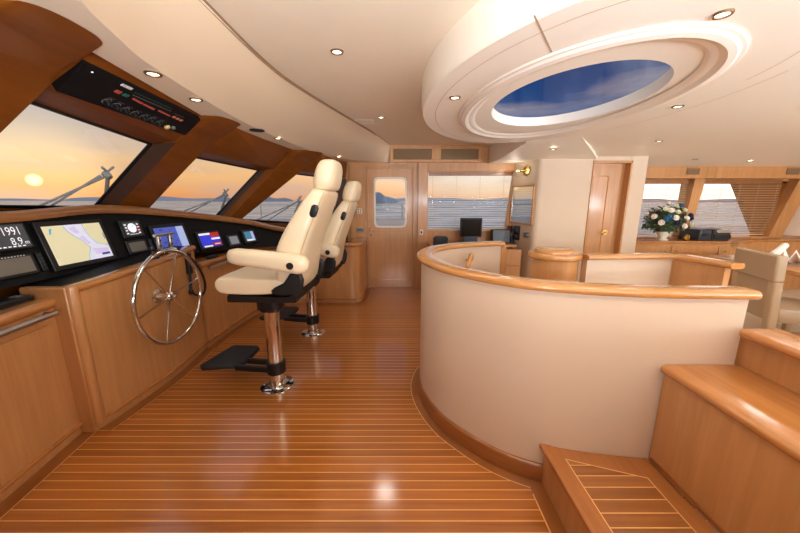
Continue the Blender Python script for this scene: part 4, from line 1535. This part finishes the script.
# switches on the wooden posts
for name, lab, x, z, w, h in (('wall_switch', 'ivory light switch on the wooden post between door and window', .32, .876, .05, .075), ('key_panel', 'small double switch plate high on the wooden post by the door hinge side', -.60, 1.19, .075, .075), ('control_panel', 'slim grey control panel low on the wooden post by the side door', -.60, .905, .12, .06)):
    yy = YB - .045 if x > 0 else YB - .035
    t = thing(name, lab, 'switch', (x, yy, z))
    MB().bb(-w / 2, w / 2, -.01, 0, -h / 2, h / 2).build('plate', 'ivory' if x > 0 else 'knob' if name == 'control_panel' else 'ivory', t, bevel=.003)
    if name == 'control_panel':
        MB().bb(-w * .35, w * .35, -.013, -.01, -h * .05, h * .3).build('display', 'greydk', t)
    elif x > 0:
        MB().bb(-.012, .012, -.014, -.01, -.02, .02).build('rocker', 'black', t)
    else:
        for sx in (-1, 1):
            for sz in (-1, 1):
                MB().bb(sx * .017 - .009, sx * .017 + .009, -.014, -.01, sz * .017 - .009, sz * .017 + .009).build('rocker', 'greydk', t)

# ================================================================== SALOON SIDE
t = thing('sideboard', 'long low maple sideboard under the saloon windows', 'sideboard', (0, 0, 0))
MB().bb(3.22, 5.05, 4.62, 5.08, .05, .735).build('body', 'panel', t)
MB().loft([[Vector((x, 5.08 - o, z)) for o, z in rail_sec(0, .49, .735, .768)] for x in (3.21, 5.07)]).build('top', 'ledge', t, sharp=50)
for x0, x1 in ((3.26, 3.93), (3.95, 4.62), (4.64, 5.03)):
    d = MB().bb(x0, x1, 4.605, 4.62, .08, .70).build('door', 'panel', t, bevel=.004)
    MB().ball((x1 - .08 if x0 < 3.5 else x0 + .08, 4.59, .62), .013, 10).build('knob', 'brass', d)
t = thing('low_cabinet', 'low maple cabinet run in the aft corner under the saloon blind', 'cabinet', (0, 0, 0))
MB().bb(5.09, 6.3, 4.75, 5.08, 0, .74).build('body', 'panel', t)
MB().loft([[Vector((x, 5.08 - o, z)) for o, z in rail_sec(0, .35, .74, .77)] for x in (5.09, 6.3)]).build('top', 'ledge', t, sharp=50)

# bouquet
random.seed(11)
bx, by, bz = 3.90, 4.74, .769
t = thing('flower_bouquet', 'round bouquet of white roses and blue flowers in a white footed bowl', 'flowers', (bx, by, bz))
MB().lathe((0, 0, 0), [(.068, 0), (.07, .01), (.048, .025), (.055, .05), (.085, .10), (.098, .145), (.092, .15), (.08, .14), (.02, .09)], 32).build('vase', 'porcelain', t)
mb = MB()
for k in range(560):
    u, v = random.random(), random.random()
    th, ph = 2 * PI * u, math.acos(1 - 1.5 * v)
    r = random.uniform(.15, .265)
    c = Vector((r * math.sin(ph) * math.cos(th), r * math.sin(ph) * math.sin(th) * .9, .26 + r * math.cos(ph) * .82))
    d = (c - Vector((0, 0, .2))).normalized()
    a_ = d.orthogonal().normalized()
    a_ = (Matrix.Rotation(random.uniform(0, 2 * PI), 3, d) @ a_)
    L = random.uniform(.04, .09)
    wd = L * .24
    tip = c + (d * .55 + a_ * .8).normalized() * L
    b_ = d.cross(a_) * wd
    mid = lerp(c, tip, .5) + d * .008
    mb.poly([c, mid + b_, tip, mid])
    mb.poly([c, mid, tip, mid - b_])
mb.build('foliage', 'leaf', t, smooth=False)
mb = MB()
mb.ball((0, 0, .26), .19, 14, (1, .9, .85))
mb.build('stems', 'leaf', t)


def flower(c, r, mat, nm):
    mb = MB()
    d = (c - Vector((0, 0, .2))).normalized()
    q = d.to_track_quat('Z', 'Y').to_matrix()
    mb.ball(c, r * .55, 10, (1, 1, 1.1))
    for ring_, (n_, rr, tilt) in enumerate(((5, .55, 12), (6, .8, 30), (7, 1.0, 55))):
        for k in range(n_):
            a = 2 * PI * k / n_ + ring_ * .5
            R = q @ Matrix.Rotation(a, 3, 'Z') @ Matrix.Rotation(rad(tilt), 3, 'Y')
            pts = []
            for (x, y) in ((0, -.32), (.0, .32), (.55, .5), (.95, .3), (1.05, 0), (.95, -.3), (.55, -.5)):
                pts.append(c + R @ Vector((x * r * .35 * 0 + (.30 + .22 * x) * r * rr, y * r, (x - .35) * r * .95)))
            mb.poly(pts)
    return mb.build(nm, mat, t, smooth=True)


spots = [(-.05, -.26, .32, 'rose'), (.09, -.27, .31, 'rose'), (.20, -.21, .26, 'rose'), (-.20, -.20, .25, 'rose'), (.08, -.27, .20, 'rose'), (-.26, -.12, .33, 'rose'), (-.10, -.22, .42, 'rose'),
         (.02, -.15, .48, 'lily'), (.24, -.10, .33, 'lily'), (-.17, -.20, .44, 'lily'), (.29, -.12, .22, 'lily'), (-.02, -.24, .40, 'lily'), (.12, -.18, .42, 'lily'),
         (-.12, -.24, .33, 'blue'), (.06, -.17, .49, 'blue'), (-.15, -.23, .30, 'blue'), (.17, -.23, .35, 'navy'), (.19, -.22, .31, 'navy'), (-.02, -.25, .25, 'navy'),
         (.0, .2, .40, 'rose'), (.2, .12, .34, 'rose'), (-.2, .12, .36, 'rose'), (.02, .02, .51, 'rose')]
for x, y, z, k in spots:
    flower(Vector((x, y * .9, z + .02)), .050 if k == 'rose' else .042 if k == 'lily' else .05, k, 'flower')

t = thing('printer', 'flat black printer on the sideboard beside the bouquet', 'printer', (4.54, 4.78, .769))
MB().loft([[(x * s, y * s, z) for x, y in round_rect(.46, .36, .03)] for s, z in ((.97, 0), (1, .02), (1, .13), (.96, .16))]).build('body', 'greydk', t)
MB().bb(-.03, .21, -.20, -.17, .03, .09).build('output_tray', 'black', t, bevel=.006)
MB().bb(-.06, -.03, -.187, .17, .02, .165).build('divider', 'black', t)
MB().loft([[(.0, -.17, .155), (.22, -.17, .155), (.22, .05, .165), (.0, .05, .165)], [(.02, -.19, .12), (.21, -.19, .12), (.21, -.175, .16), (.02, -.175, .16)]]).build('lid_flap', 'steel', t)
MB().bb(-.21, -.08, -.186, -.178, .07, .11).build('control_strip', 'black', t)
MB().poly([(-.20, -.12, .163), (.16, -.12, .172), (.18, .1, .172), (-.18, .1, .163)]).build('paper_flap', 'knob', t, smooth=False)
t = thing('alarm_clock', 'small brass and dark clock ornament between the bouquet and the printer', 'ornament', (4.205, 4.70, .769))
MB().lathe((0, 0, .045), [(.045, 0), (.045, .02), (.04, .03), (.03, .03), (.03, .02), (.002, .02)], 24, Vector((0, -1, 0))).build('case', 'brass', t)
MB().bb(-.03, .03, -.02, .02, 0, .012).build('base', 'black', t)
t = thing('small_box', 'small wooden box with a black top beside the tan dining chair', 'box', (4.62, 4.2, 0))
MB().bb(-.09, .09, -.09, .09, 0, .625).build('body', 'panel', t, bevel=.006)
MB().bb(-.035, .045, -.04, .04, .625, .665).build('top', 'black', t, bevel=.01)


def dining_chair(label, loc, rz):
    t = thing('dining_chair', label, 'chair', loc, rz, group='tan leather dining chairs')
    # local: facing +x, back plane near x = 0
    MB().loft([[(x + (z - .45) * -.06, y, z) for x, y in round_rect(.075, .48, .02)] for z in (.70, .71, .90, .915)]).build('back_cushion', 'tan', t, bevel=.012)
    MB().loft([[(x + (z - .45) * -.06, y, z) for x, y in round_rect(.05, .36, .015)] for z in (.38, .70)]).build('back_panel', 'tan', t)
    for s in (-1, 1):
        MB().loft([[(x + (z - .45) * -.06, y + s * .205, z) for x, y in round_rect(.065, .07, .015)] for z in (.0, .70)]).build('leg', 'tan2', t, bevel=.006)
        MB().loft([[(x + .42, y + s * .20, z) for x, y in round_rect(.05, .05, .012)] for z in (0, .36)]).build('leg', 'tan2', t)
    MB().loft([[(x * s + .23, y * s, z) for x, y in round_rect(.46, .47, .05)] for s, z in ((.96, .36), (1, .38), (1, .45), (.95, .475))]).build('seat', 'tan', t)
    return t


a0 = math.atan2(2.94 - 2.48, 3.12 - 2.99) - PI / 2
dining_chair('tan leather dining chair drawn up to the set table, whole back in view', (3.12, 2.71, 0), a0)
dining_chair('tan leather dining chair closest to the bench, only its edge in view', (3.04, 1.93, 0), a0)
t = thing('dining_table', 'maple dining table behind the tan leather chairs', 'table', (4.0, 2.75, 0))
MB().loft([[(x * s, y * s, z) for x, y in round_rect(1.1, 1.7, .12)] for s, z in ((.98, .70), (1, .71), (1, .735), (.985, .742))]).build('tabletop', 'panelx', t)
MB().lathe((0, 0, 0), [(.32, 0), (.32, .03), (.10, .06), (.09, .66), (.2, .70)], 32).build('pedestal', 'panel', t)
t = thing('placemat', 'pale grey placemat at the aft end of the set table', 'placemat', (4.05, 3.28, .743))
MB().loft([[(x, y, z) for x, y in round_rect(.60, .42, .03)] for z in (0, .006)]).build('mat', 'greyplate', t)
t = thing('napkin', 'rolled white napkin leaning over the place setting', 'napkin', (3.86, 3.25, .752))
MB().tube([(-.12, -.05, .03), (.04, .02, .07), (.19, .09, .13)], [.03, .036, .03], 14).build('roll', 'linen', t)
MB().loft([[(x * s - .06, y * s, z) for x, y in round_rect(.26, .2, .05)] for s, z in ((1, 0), (.95, .02), (.5, .05), (.2, .055))]).build('fold', 'linen', t)
t = thing('glass_bowl', 'clear glass bowl among the napkins on the set table', 'bowl', (3.55, 3.16, .744))
MB().lathe((0, 0, 0), [(.05, 0), (.055, .008), (.10, .05), (.13, .11), (.125, .11), (.095, .052), (.05, .012), (.01, .01)], 28).build('bowl', 'crystal', t)
t = thing('shell_napkin', 'crumpled white napkin beside the glass bowl', 'napkin', (3.80, 3.0, .744))
mb = MB()
for k in range(7):
    a = 2 * PI * k / 7
    mb.poly([(0, 0, .01), (.09 * math.cos(a - .5), .09 * math.sin(a - .5), .03), (.12 * math.cos(a), .12 * math.sin(a), .10 + .03 * (k % 3)), (.09 * math.cos(a + .5), .09 * math.sin(a + .5), .03)])
mb.build('folds', 'linen', t)
t = thing('wine_glass', 'small clear wine glass standing on the set table', 'glass', (3.60, 3.42, .744))
MB().lathe((0, 0, 0), [(.035, 0), (.034, .004), (.006, .01), (.005, .08), (.03, .11), (.036, .15), (.03, .18), (.028, .18), (.033, .15), (.026, .112), (.002, .09)], 20).build('glass', 'crystal', t)

# ================================================================== OUTSIDE
def sea_mat():
    m, p, t = new_mat('sea_water')
    p.inputs['Roughness'].default_value = .27
    g = t.add('ShaderNodeNewGeometry')
    mq = t.add('ShaderNodeMapping')
    mq.inputs['Scale'].default_value = (.035, .05, .05)
    t.link(g.outputs['Position'], mq.inputs['Vector'])
    nq = t.add('ShaderNodeTexNoise')
    nq.inputs['Scale'].default_value = 1.0
    nq.inputs['Detail'].default_value = 8
    nq.inputs['Roughness'].default_value = .7
    t.link(g.outputs['Position'], mq.inputs['Vector'])
    t.link(mq.outputs['Vector'], nq.inputs['Vector'])
    rq = t.add('ShaderNodeMapRange')
    rq.inputs['From Min'].default_value = .42
    rq.inputs['From Max'].default_value = .62
    t.link(nq.outputs['Fac'], rq.inputs['Value'])
    xq = t.add('ShaderNodeMix', data_type='RGBA')
    xq.inputs[6].default_value = lin((118, 132, 146))
    xq.inputs[7].default_value = lin((214, 218, 220))
    t.link(rq.outputs['Result'], xq.inputs[0])
    t.link(xq.outputs[2], p.inputs['Base Color'])
    mp = t.add('ShaderNodeMapping')
    mp.inputs['Scale'].default_value = (.25, .25, .25)
    t.link(g.outputs['Position'], mp.inputs['Vector'])
    nz = t.add('ShaderNodeTexNoise')
    nz.inputs['Scale'].default_value = 1.0
    nz.inputs['Detail'].default_value = 6
    t.link(mp.outputs['Vector'], nz.inputs['Vector'])
    b = t.add('ShaderNodeBump')
    b.inputs['Strength'].default_value = .35
    b.inputs['Distance'].default_value = .6
    t.link(nz.outputs['Fac'], b.inputs['Height'])
    t.link(b.outputs['Normal'], p.inputs['Normal'])
    return m


struct(MB().poly([(-9000, -9000, -5), (9000, -9000, -5), (9000, 9000, -5), (-9000, 9000, -5)]).build('sea', sea_mat(), smooth=False))
random.seed(3)


def ridge(name, az0, az1, dist, h, mat, n=60, seed=1, env=None):
    rnd = random.Random(seed)
    ph = [rnd.uniform(0, 6.28) for _ in range(6)]
    rings = []
    for k in range(n + 1):
        u = k / n
        az = rad(lerp(az0, az1, u))
        hh = sum(math.sin(u * (3 + 4.7 * j) + ph[j]) / (j + 1.3) for j in range(6)) * .22 + .55
        hh = max(.06, hh) * math.sin(PI * min(max(u, .0), 1)) ** .4 * h
        d = Vector((math.sin(az), math.cos(az), 0))
        rings.append([d * (dist * .985) + Vector((0, 0, -5)), d * dist + Vector((0, 0, -5 + hh * .8)), d * (dist * 1.02) + Vector((0, 0, -5 + hh)), d * (dist * 1.1) + Vector((0, 0, -5))])
    return struct(MB().loft(rings, False).build(name, mat, sharp=80))


ridge('hills', -46, -22, 3000, 50, 'hill2', seed=4)
ridge('hills', -30, -18, 1500, 45, 'hill', seed=9)
ridge('hills', -58, -38, 5000, 38, 'hill2', seed=12)
ridge('hills', -3, 24, 2600, 42, 'hill2', seed=7)
ridge('hills', -9, 0, 700, 34, 'hill', seed=21, n=30)
ridge('hills', 26, 55, 1600, 20, 'hill2', seed=17)
# white bulwark of the side deck
mb = MB()
bw = spline([(.35, 6.3, 0), (-.6, 6.3, 0), (-1.8, 6.3, 0), (-2.9, 6.25, 0)], 6)
mb.loft([[Vector((p.x, p.y, -1)), Vector((p.x, p.y, .96)), Vector((p.x, p.y - .03, 1.0)), Vector((p.x, p.y + .22, 1.0)), Vector((p.x, p.y + .22, -1))] for p in bw], False)
t = thing('bulwark', 'white deck bulwark with thin rail seen outside the side door window', 'bulwark')
mb.build('wall', 'boat', t)
mb = MB()
rl = zz(offset2d(bw, -.1), 1.26)
mb.tube(rl, .012, 6)
mb.build('rail', 'steel', t)
for k in range(2, len(bw), 5):
    MB().cyl((rl[k].x, rl[k].y, 1.0), .01, .26, 6).build('stanchion', 'steel', t)
struct(MB().bb(-6, 8, 4.98, 6.5, -.3, -.05).build('side_deck', 'boat'))
struct(MB().bb(-6, 8, -2.2, -.62, -.3, -.02).build('side_deck', 'boat'))


def wiper(label, pivot, tips, elbow):
    t = thing('window_wiper', label, 'wiper', group='windscreen wipers')
    piv = Vector(pivot)
    MB().lathe(piv, [(.02, -.02), (.026, 0), (.026, .03), (.012, .04)], 14, Vector((-.7, 0, .7))).build('pivot', 'wiper', t)
    for tip, off in zip(tips, (0, .05)):
        MB().tube([piv + Vector((-.01, -off, -.0)), Vector(tip)], [.009, .007], 8).build('arm', 'wiper', t)
    MB().tube([piv + Vector((0, .0, .03)), piv + Vector((.01, .05, .07))], .009, 8).tube([piv + Vector((0, .0, .03)), piv + Vector((.01, -.05, .06))], .009, 8).tube([piv, piv + Vector((-.10, .06, -.16))], .014, 8).build('bracket', 'wiper', t)
    return t


def P3(px, py, x):
    return at(px, py, x=x)


wiper('grey windscreen wiper across the pane showing the sun', P3(108, 176, -2.22), [P3(37, 207, -2.52), P3(46, 209, -2.52)], 0)
wiper('grey windscreen wiper on the middle pane', P3(226, 195, -2.05), [P3(176, 214, -2.44), P3(183, 216, -2.44)], 0)
wiper('grey windscreen wiper on the pane behind the helm chairs', P3(300, 201, -1.35), [P3(252, 222, -2.02), P3(259, 226, -2.0)], 0)

# ================================================================== SKY
W = bpy.data.worlds.new('dusk_sky')
S.world = W
W.use_nodes = True
t = NT(W)
t.n.clear()
o = t.add('ShaderNodeOutputWorld')
bg = t.add('ShaderNodeBackground')
t.link(bg.outputs[0], o.inputs[0])
tc = t.add('ShaderNodeTexCoord')
sp = t.add('ShaderNodeSeparateXYZ')
t.link(tc.outputs['Generated'], sp.inputs[0])


def ramp(stops):
    r = t.add('ShaderNodeValToRGB')
    e = r.color_ramp.elements
    while len(e) > 1:
        e.remove(e[-1])
    for i, (p, c) in enumerate(stops):
        if i == 0:
            el = e[0]
            el.position = p
        else:
            el = e.new(p)
        el.color = lin(c)
    return r


el = t.add('ShaderNodeMapRange')
el.inputs['From Min'].default_value = -.1
el.inputs['From Max'].default_value = .9
t.link(sp.outputs['Z'], el.inputs['Value'])
# position = (z + .1) on the ramp
warm = ramp([(0, (150, 120, 105)), (.095, (200, 140, 104)), (.110, (240, 156, 86)), (.15, (250, 188, 116)), (.20, (234, 196, 152)), (.26, (206, 192, 178)), (.4, (176, 176, 184)), (.62, (110, 126, 150)), (.75, (186, 196, 212)), (1, (205, 212, 222))])
cool = ramp([(0, (140, 140, 145)), (.095, (206, 176, 160)), (.108, (244, 196, 150)), (.135, (252, 220, 184)), (.17, (250, 238, 222)), (.205, (232, 234, 238)), (.26, (86, 122, 166)), (.30, (26, 70, 130)), (.50, (16, 50, 100)), (.62, (90, 112, 142)), (.75, (186, 196, 212)), (1, (205, 212, 222))])
t.link(el.outputs['Result'], warm.inputs[0])
t.link(el.outputs['Result'], cool.inputs[0])
sd = ray(34, 180).normalized()
dt = t.add('ShaderNodeVectorMath', operation='DOT_PRODUCT')
t.link(tc.outputs['Generated'], dt.inputs[0])
dt.inputs[1].default_value = sd
mr = t.add('ShaderNodeMapRange')
mr.inputs['From Min'].default_value = .5
mr.inputs['From Max'].default_value = .9
t.link(dt.outputs['Value'], mr.inputs['Value'])
mx = t.add('ShaderNodeMix', data_type='RGBA')
t.link(mr.outputs['Result'], mx.inputs[0])
t.link(cool.outputs[0], mx.inputs[6])
t.link(warm.outputs[0], mx.inputs[7])
# streaky clouds
mp = t.add('ShaderNodeMapping')
mp.inputs['Scale'].default_value = (2.2, 2.2, 14)
t.link(tc.outputs['Generated'], mp.inputs['Vector'])
nz = t.add('ShaderNodeTexNoise')
nz.inputs['Scale'].default_value = 1.3
nz.inputs['Detail'].default_value = 6
t.link(mp.outputs['Vector'], nz.inputs['Vector'])
cr_ = t.add('ShaderNodeMapRange')
cr_.inputs['From Min'].default_value = .45
cr_.inputs['From Max'].default_value = .72
cr_.inputs['To Max'].default_value = .6
t.link(nz.outputs['Fac'], cr_.inputs['Value'])
m2 = t.add('ShaderNodeMix', data_type='RGBA')
t.link(cr_.outputs['Result'], m2.inputs[0])
t.link(mx.outputs[2], m2.inputs[6])
m2.inputs[7].default_value = lin((196, 176, 164))
# clouds overhead
mp2 = t.add('ShaderNodeMapping')
mp2.inputs['Scale'].default_value = (3.2, 6.5, 2.0)
mp2.inputs['Rotation'].default_value = (0, 0, rad(35))
t.link(tc.outputs['Generated'], mp2.inputs['Vector'])
n3 = t.add('ShaderNodeTexNoise')
n3.inputs['Scale'].default_value = 1.1
n3.inputs['Detail'].default_value = 5
t.link(mp2.outputs['Vector'], n3.inputs['Vector'])
c3 = t.add('ShaderNodeMapRange')
c3.inputs['From Min'].default_value = .5
c3.inputs['From Max'].default_value = .78
c3.inputs['To Max'].default_value = .6
t.link(n3.outputs['Fac'], c3.inputs['Value'])
hi = t.add('ShaderNodeMapRange')
hi.inputs['From Min'].default_value = .16
hi.inputs['From Max'].default_value = .24
t.link(sp.outputs['Z'], hi.inputs['Value'])
mu = t.add('ShaderNodeMath', operation='MULTIPLY')
t.link(c3.outputs['Result'], mu.inputs[0])
t.link(hi.outputs['Result'], mu.inputs[1])
m3 = t.add('ShaderNodeMix', data_type='RGBA')
t.link(mu.outputs[0], m3.inputs[0])
t.link(m2.outputs[2], m3.inputs[6])
m3.inputs[7].default_value = lin((150, 160, 178))
# the sun low over the bow and its glow
g1 = t.add('ShaderNodeMapRange', interpolation_type='SMOOTHSTEP')
g1.inputs['From Min'].default_value = math.cos(rad(9))
g1.inputs['From Max'].default_value = 1.0
g1.inputs['To Max'].default_value = .3
t.link(dt.outputs['Value'], g1.inputs['Value'])
g2 = t.add('ShaderNodeMapRange', interpolation_type='SMOOTHSTEP')
g2.inputs['From Min'].default_value = math.cos(rad(.8))
g2.inputs['From Max'].default_value = math.cos(rad(.3))
g2.inputs['To Max'].default_value = 1.2
t.link(dt.outputs['Value'], g2.inputs['Value'])
ad = t.add('ShaderNodeMath', operation='ADD')
t.link(g1.outputs['Result'], ad.inputs[0])
t.link(g2.outputs['Result'], ad.inputs[1])
gc = t.add('ShaderNodeVectorMath', operation='SCALE')
gc.inputs[0].default_value = (1.0, .80, .42)
t.link(ad.outputs[0], gc.inputs['Scale'])
fin = t.add('ShaderNodeVectorMath', operation='ADD')
t.link(m3.outputs[2], fin.inputs[0])
t.link(gc.outputs['Vector'], fin.inputs[1])
# pale glare over the water on the saloon side
dg = t.add('ShaderNodeVectorMath', operation='DOT_PRODUCT')
t.link(tc.outputs['Generated'], dg.inputs[0])
dg.inputs[1].default_value = Vector((math.sin(rad(43)), math.cos(rad(43)), .02)).normalized()
gm = t.add('ShaderNodeMapRange', interpolation_type='SMOOTHSTEP')
gm.inputs['From Min'].default_value = math.cos(rad(24))
gm.inputs['From Max'].default_value = math.cos(rad(9))
gm.inputs['To Max'].default_value = 1.5
t.link(dg.outputs['Value'], gm.inputs['Value'])
gz = t.add('ShaderNodeMapRange', interpolation_type='SMOOTHSTEP')
gz.inputs['From Min'].default_value = .15
gz.inputs['From Max'].default_value = .10
t.link(sp.outputs['Z'], gz.inputs['Value'])
gx = t.add('ShaderNodeMath', operation='MULTIPLY')
t.link(gm.outputs['Result'], gx.inputs[0])
t.link(gz.outputs['Result'], gx.inputs[1])
gv = t.add('ShaderNodeVectorMath', operation='SCALE')
gv.inputs[0].default_value = (1.0, 1.0, 1.0)
t.link(gx.outputs[0], gv.inputs['Scale'])
fin2 = t.add('ShaderNodeVectorMath', operation='ADD')
t.link(fin.outputs['Vector'], fin2.inputs[0])
t.link(gv.outputs['Vector'], fin2.inputs[1])
t.link(fin2.outputs['Vector'], bg.inputs[0])
bg.inputs[1].default_value = .92

# ================================================================== ADDED FILL outside the near side windows and doorway
def daylight(x0, x1, z0, z1, watts, tilt=rad(62), col=(.84, .92, 1)):
    # added area light behind the camera, tilted up to brighten the ceiling
    l = bpy.data.lights.new('window_daylight', 'AREA')
    l.shape = 'RECTANGLE'
    l.size = x1 - x0
    l.size_y = z1 - z0
    l.energy = watts
    l.color = col
    o = bpy.data.objects.new('window_daylight', l)
    COL.objects.link(o)
    o.location = ((x0 + x1) / 2, -.62 - .45 * (z1 - z0) * math.sin(tilt), (z0 + z1) / 2)
    o.rotation_euler = (PI / 2 + tilt, 0, 0)
    return o


daylight(.5, 1.9, .9, 1.8, 150, rad(76))
daylight(-.55, .25, .7, 1.8, 80, rad(62), (.97, .985, 1))
daylight(2.3, 4.0, .8, 1.8, 120, rad(68))
daylight(4.2, 5.9, .8, 1.8, 320, rad(70))
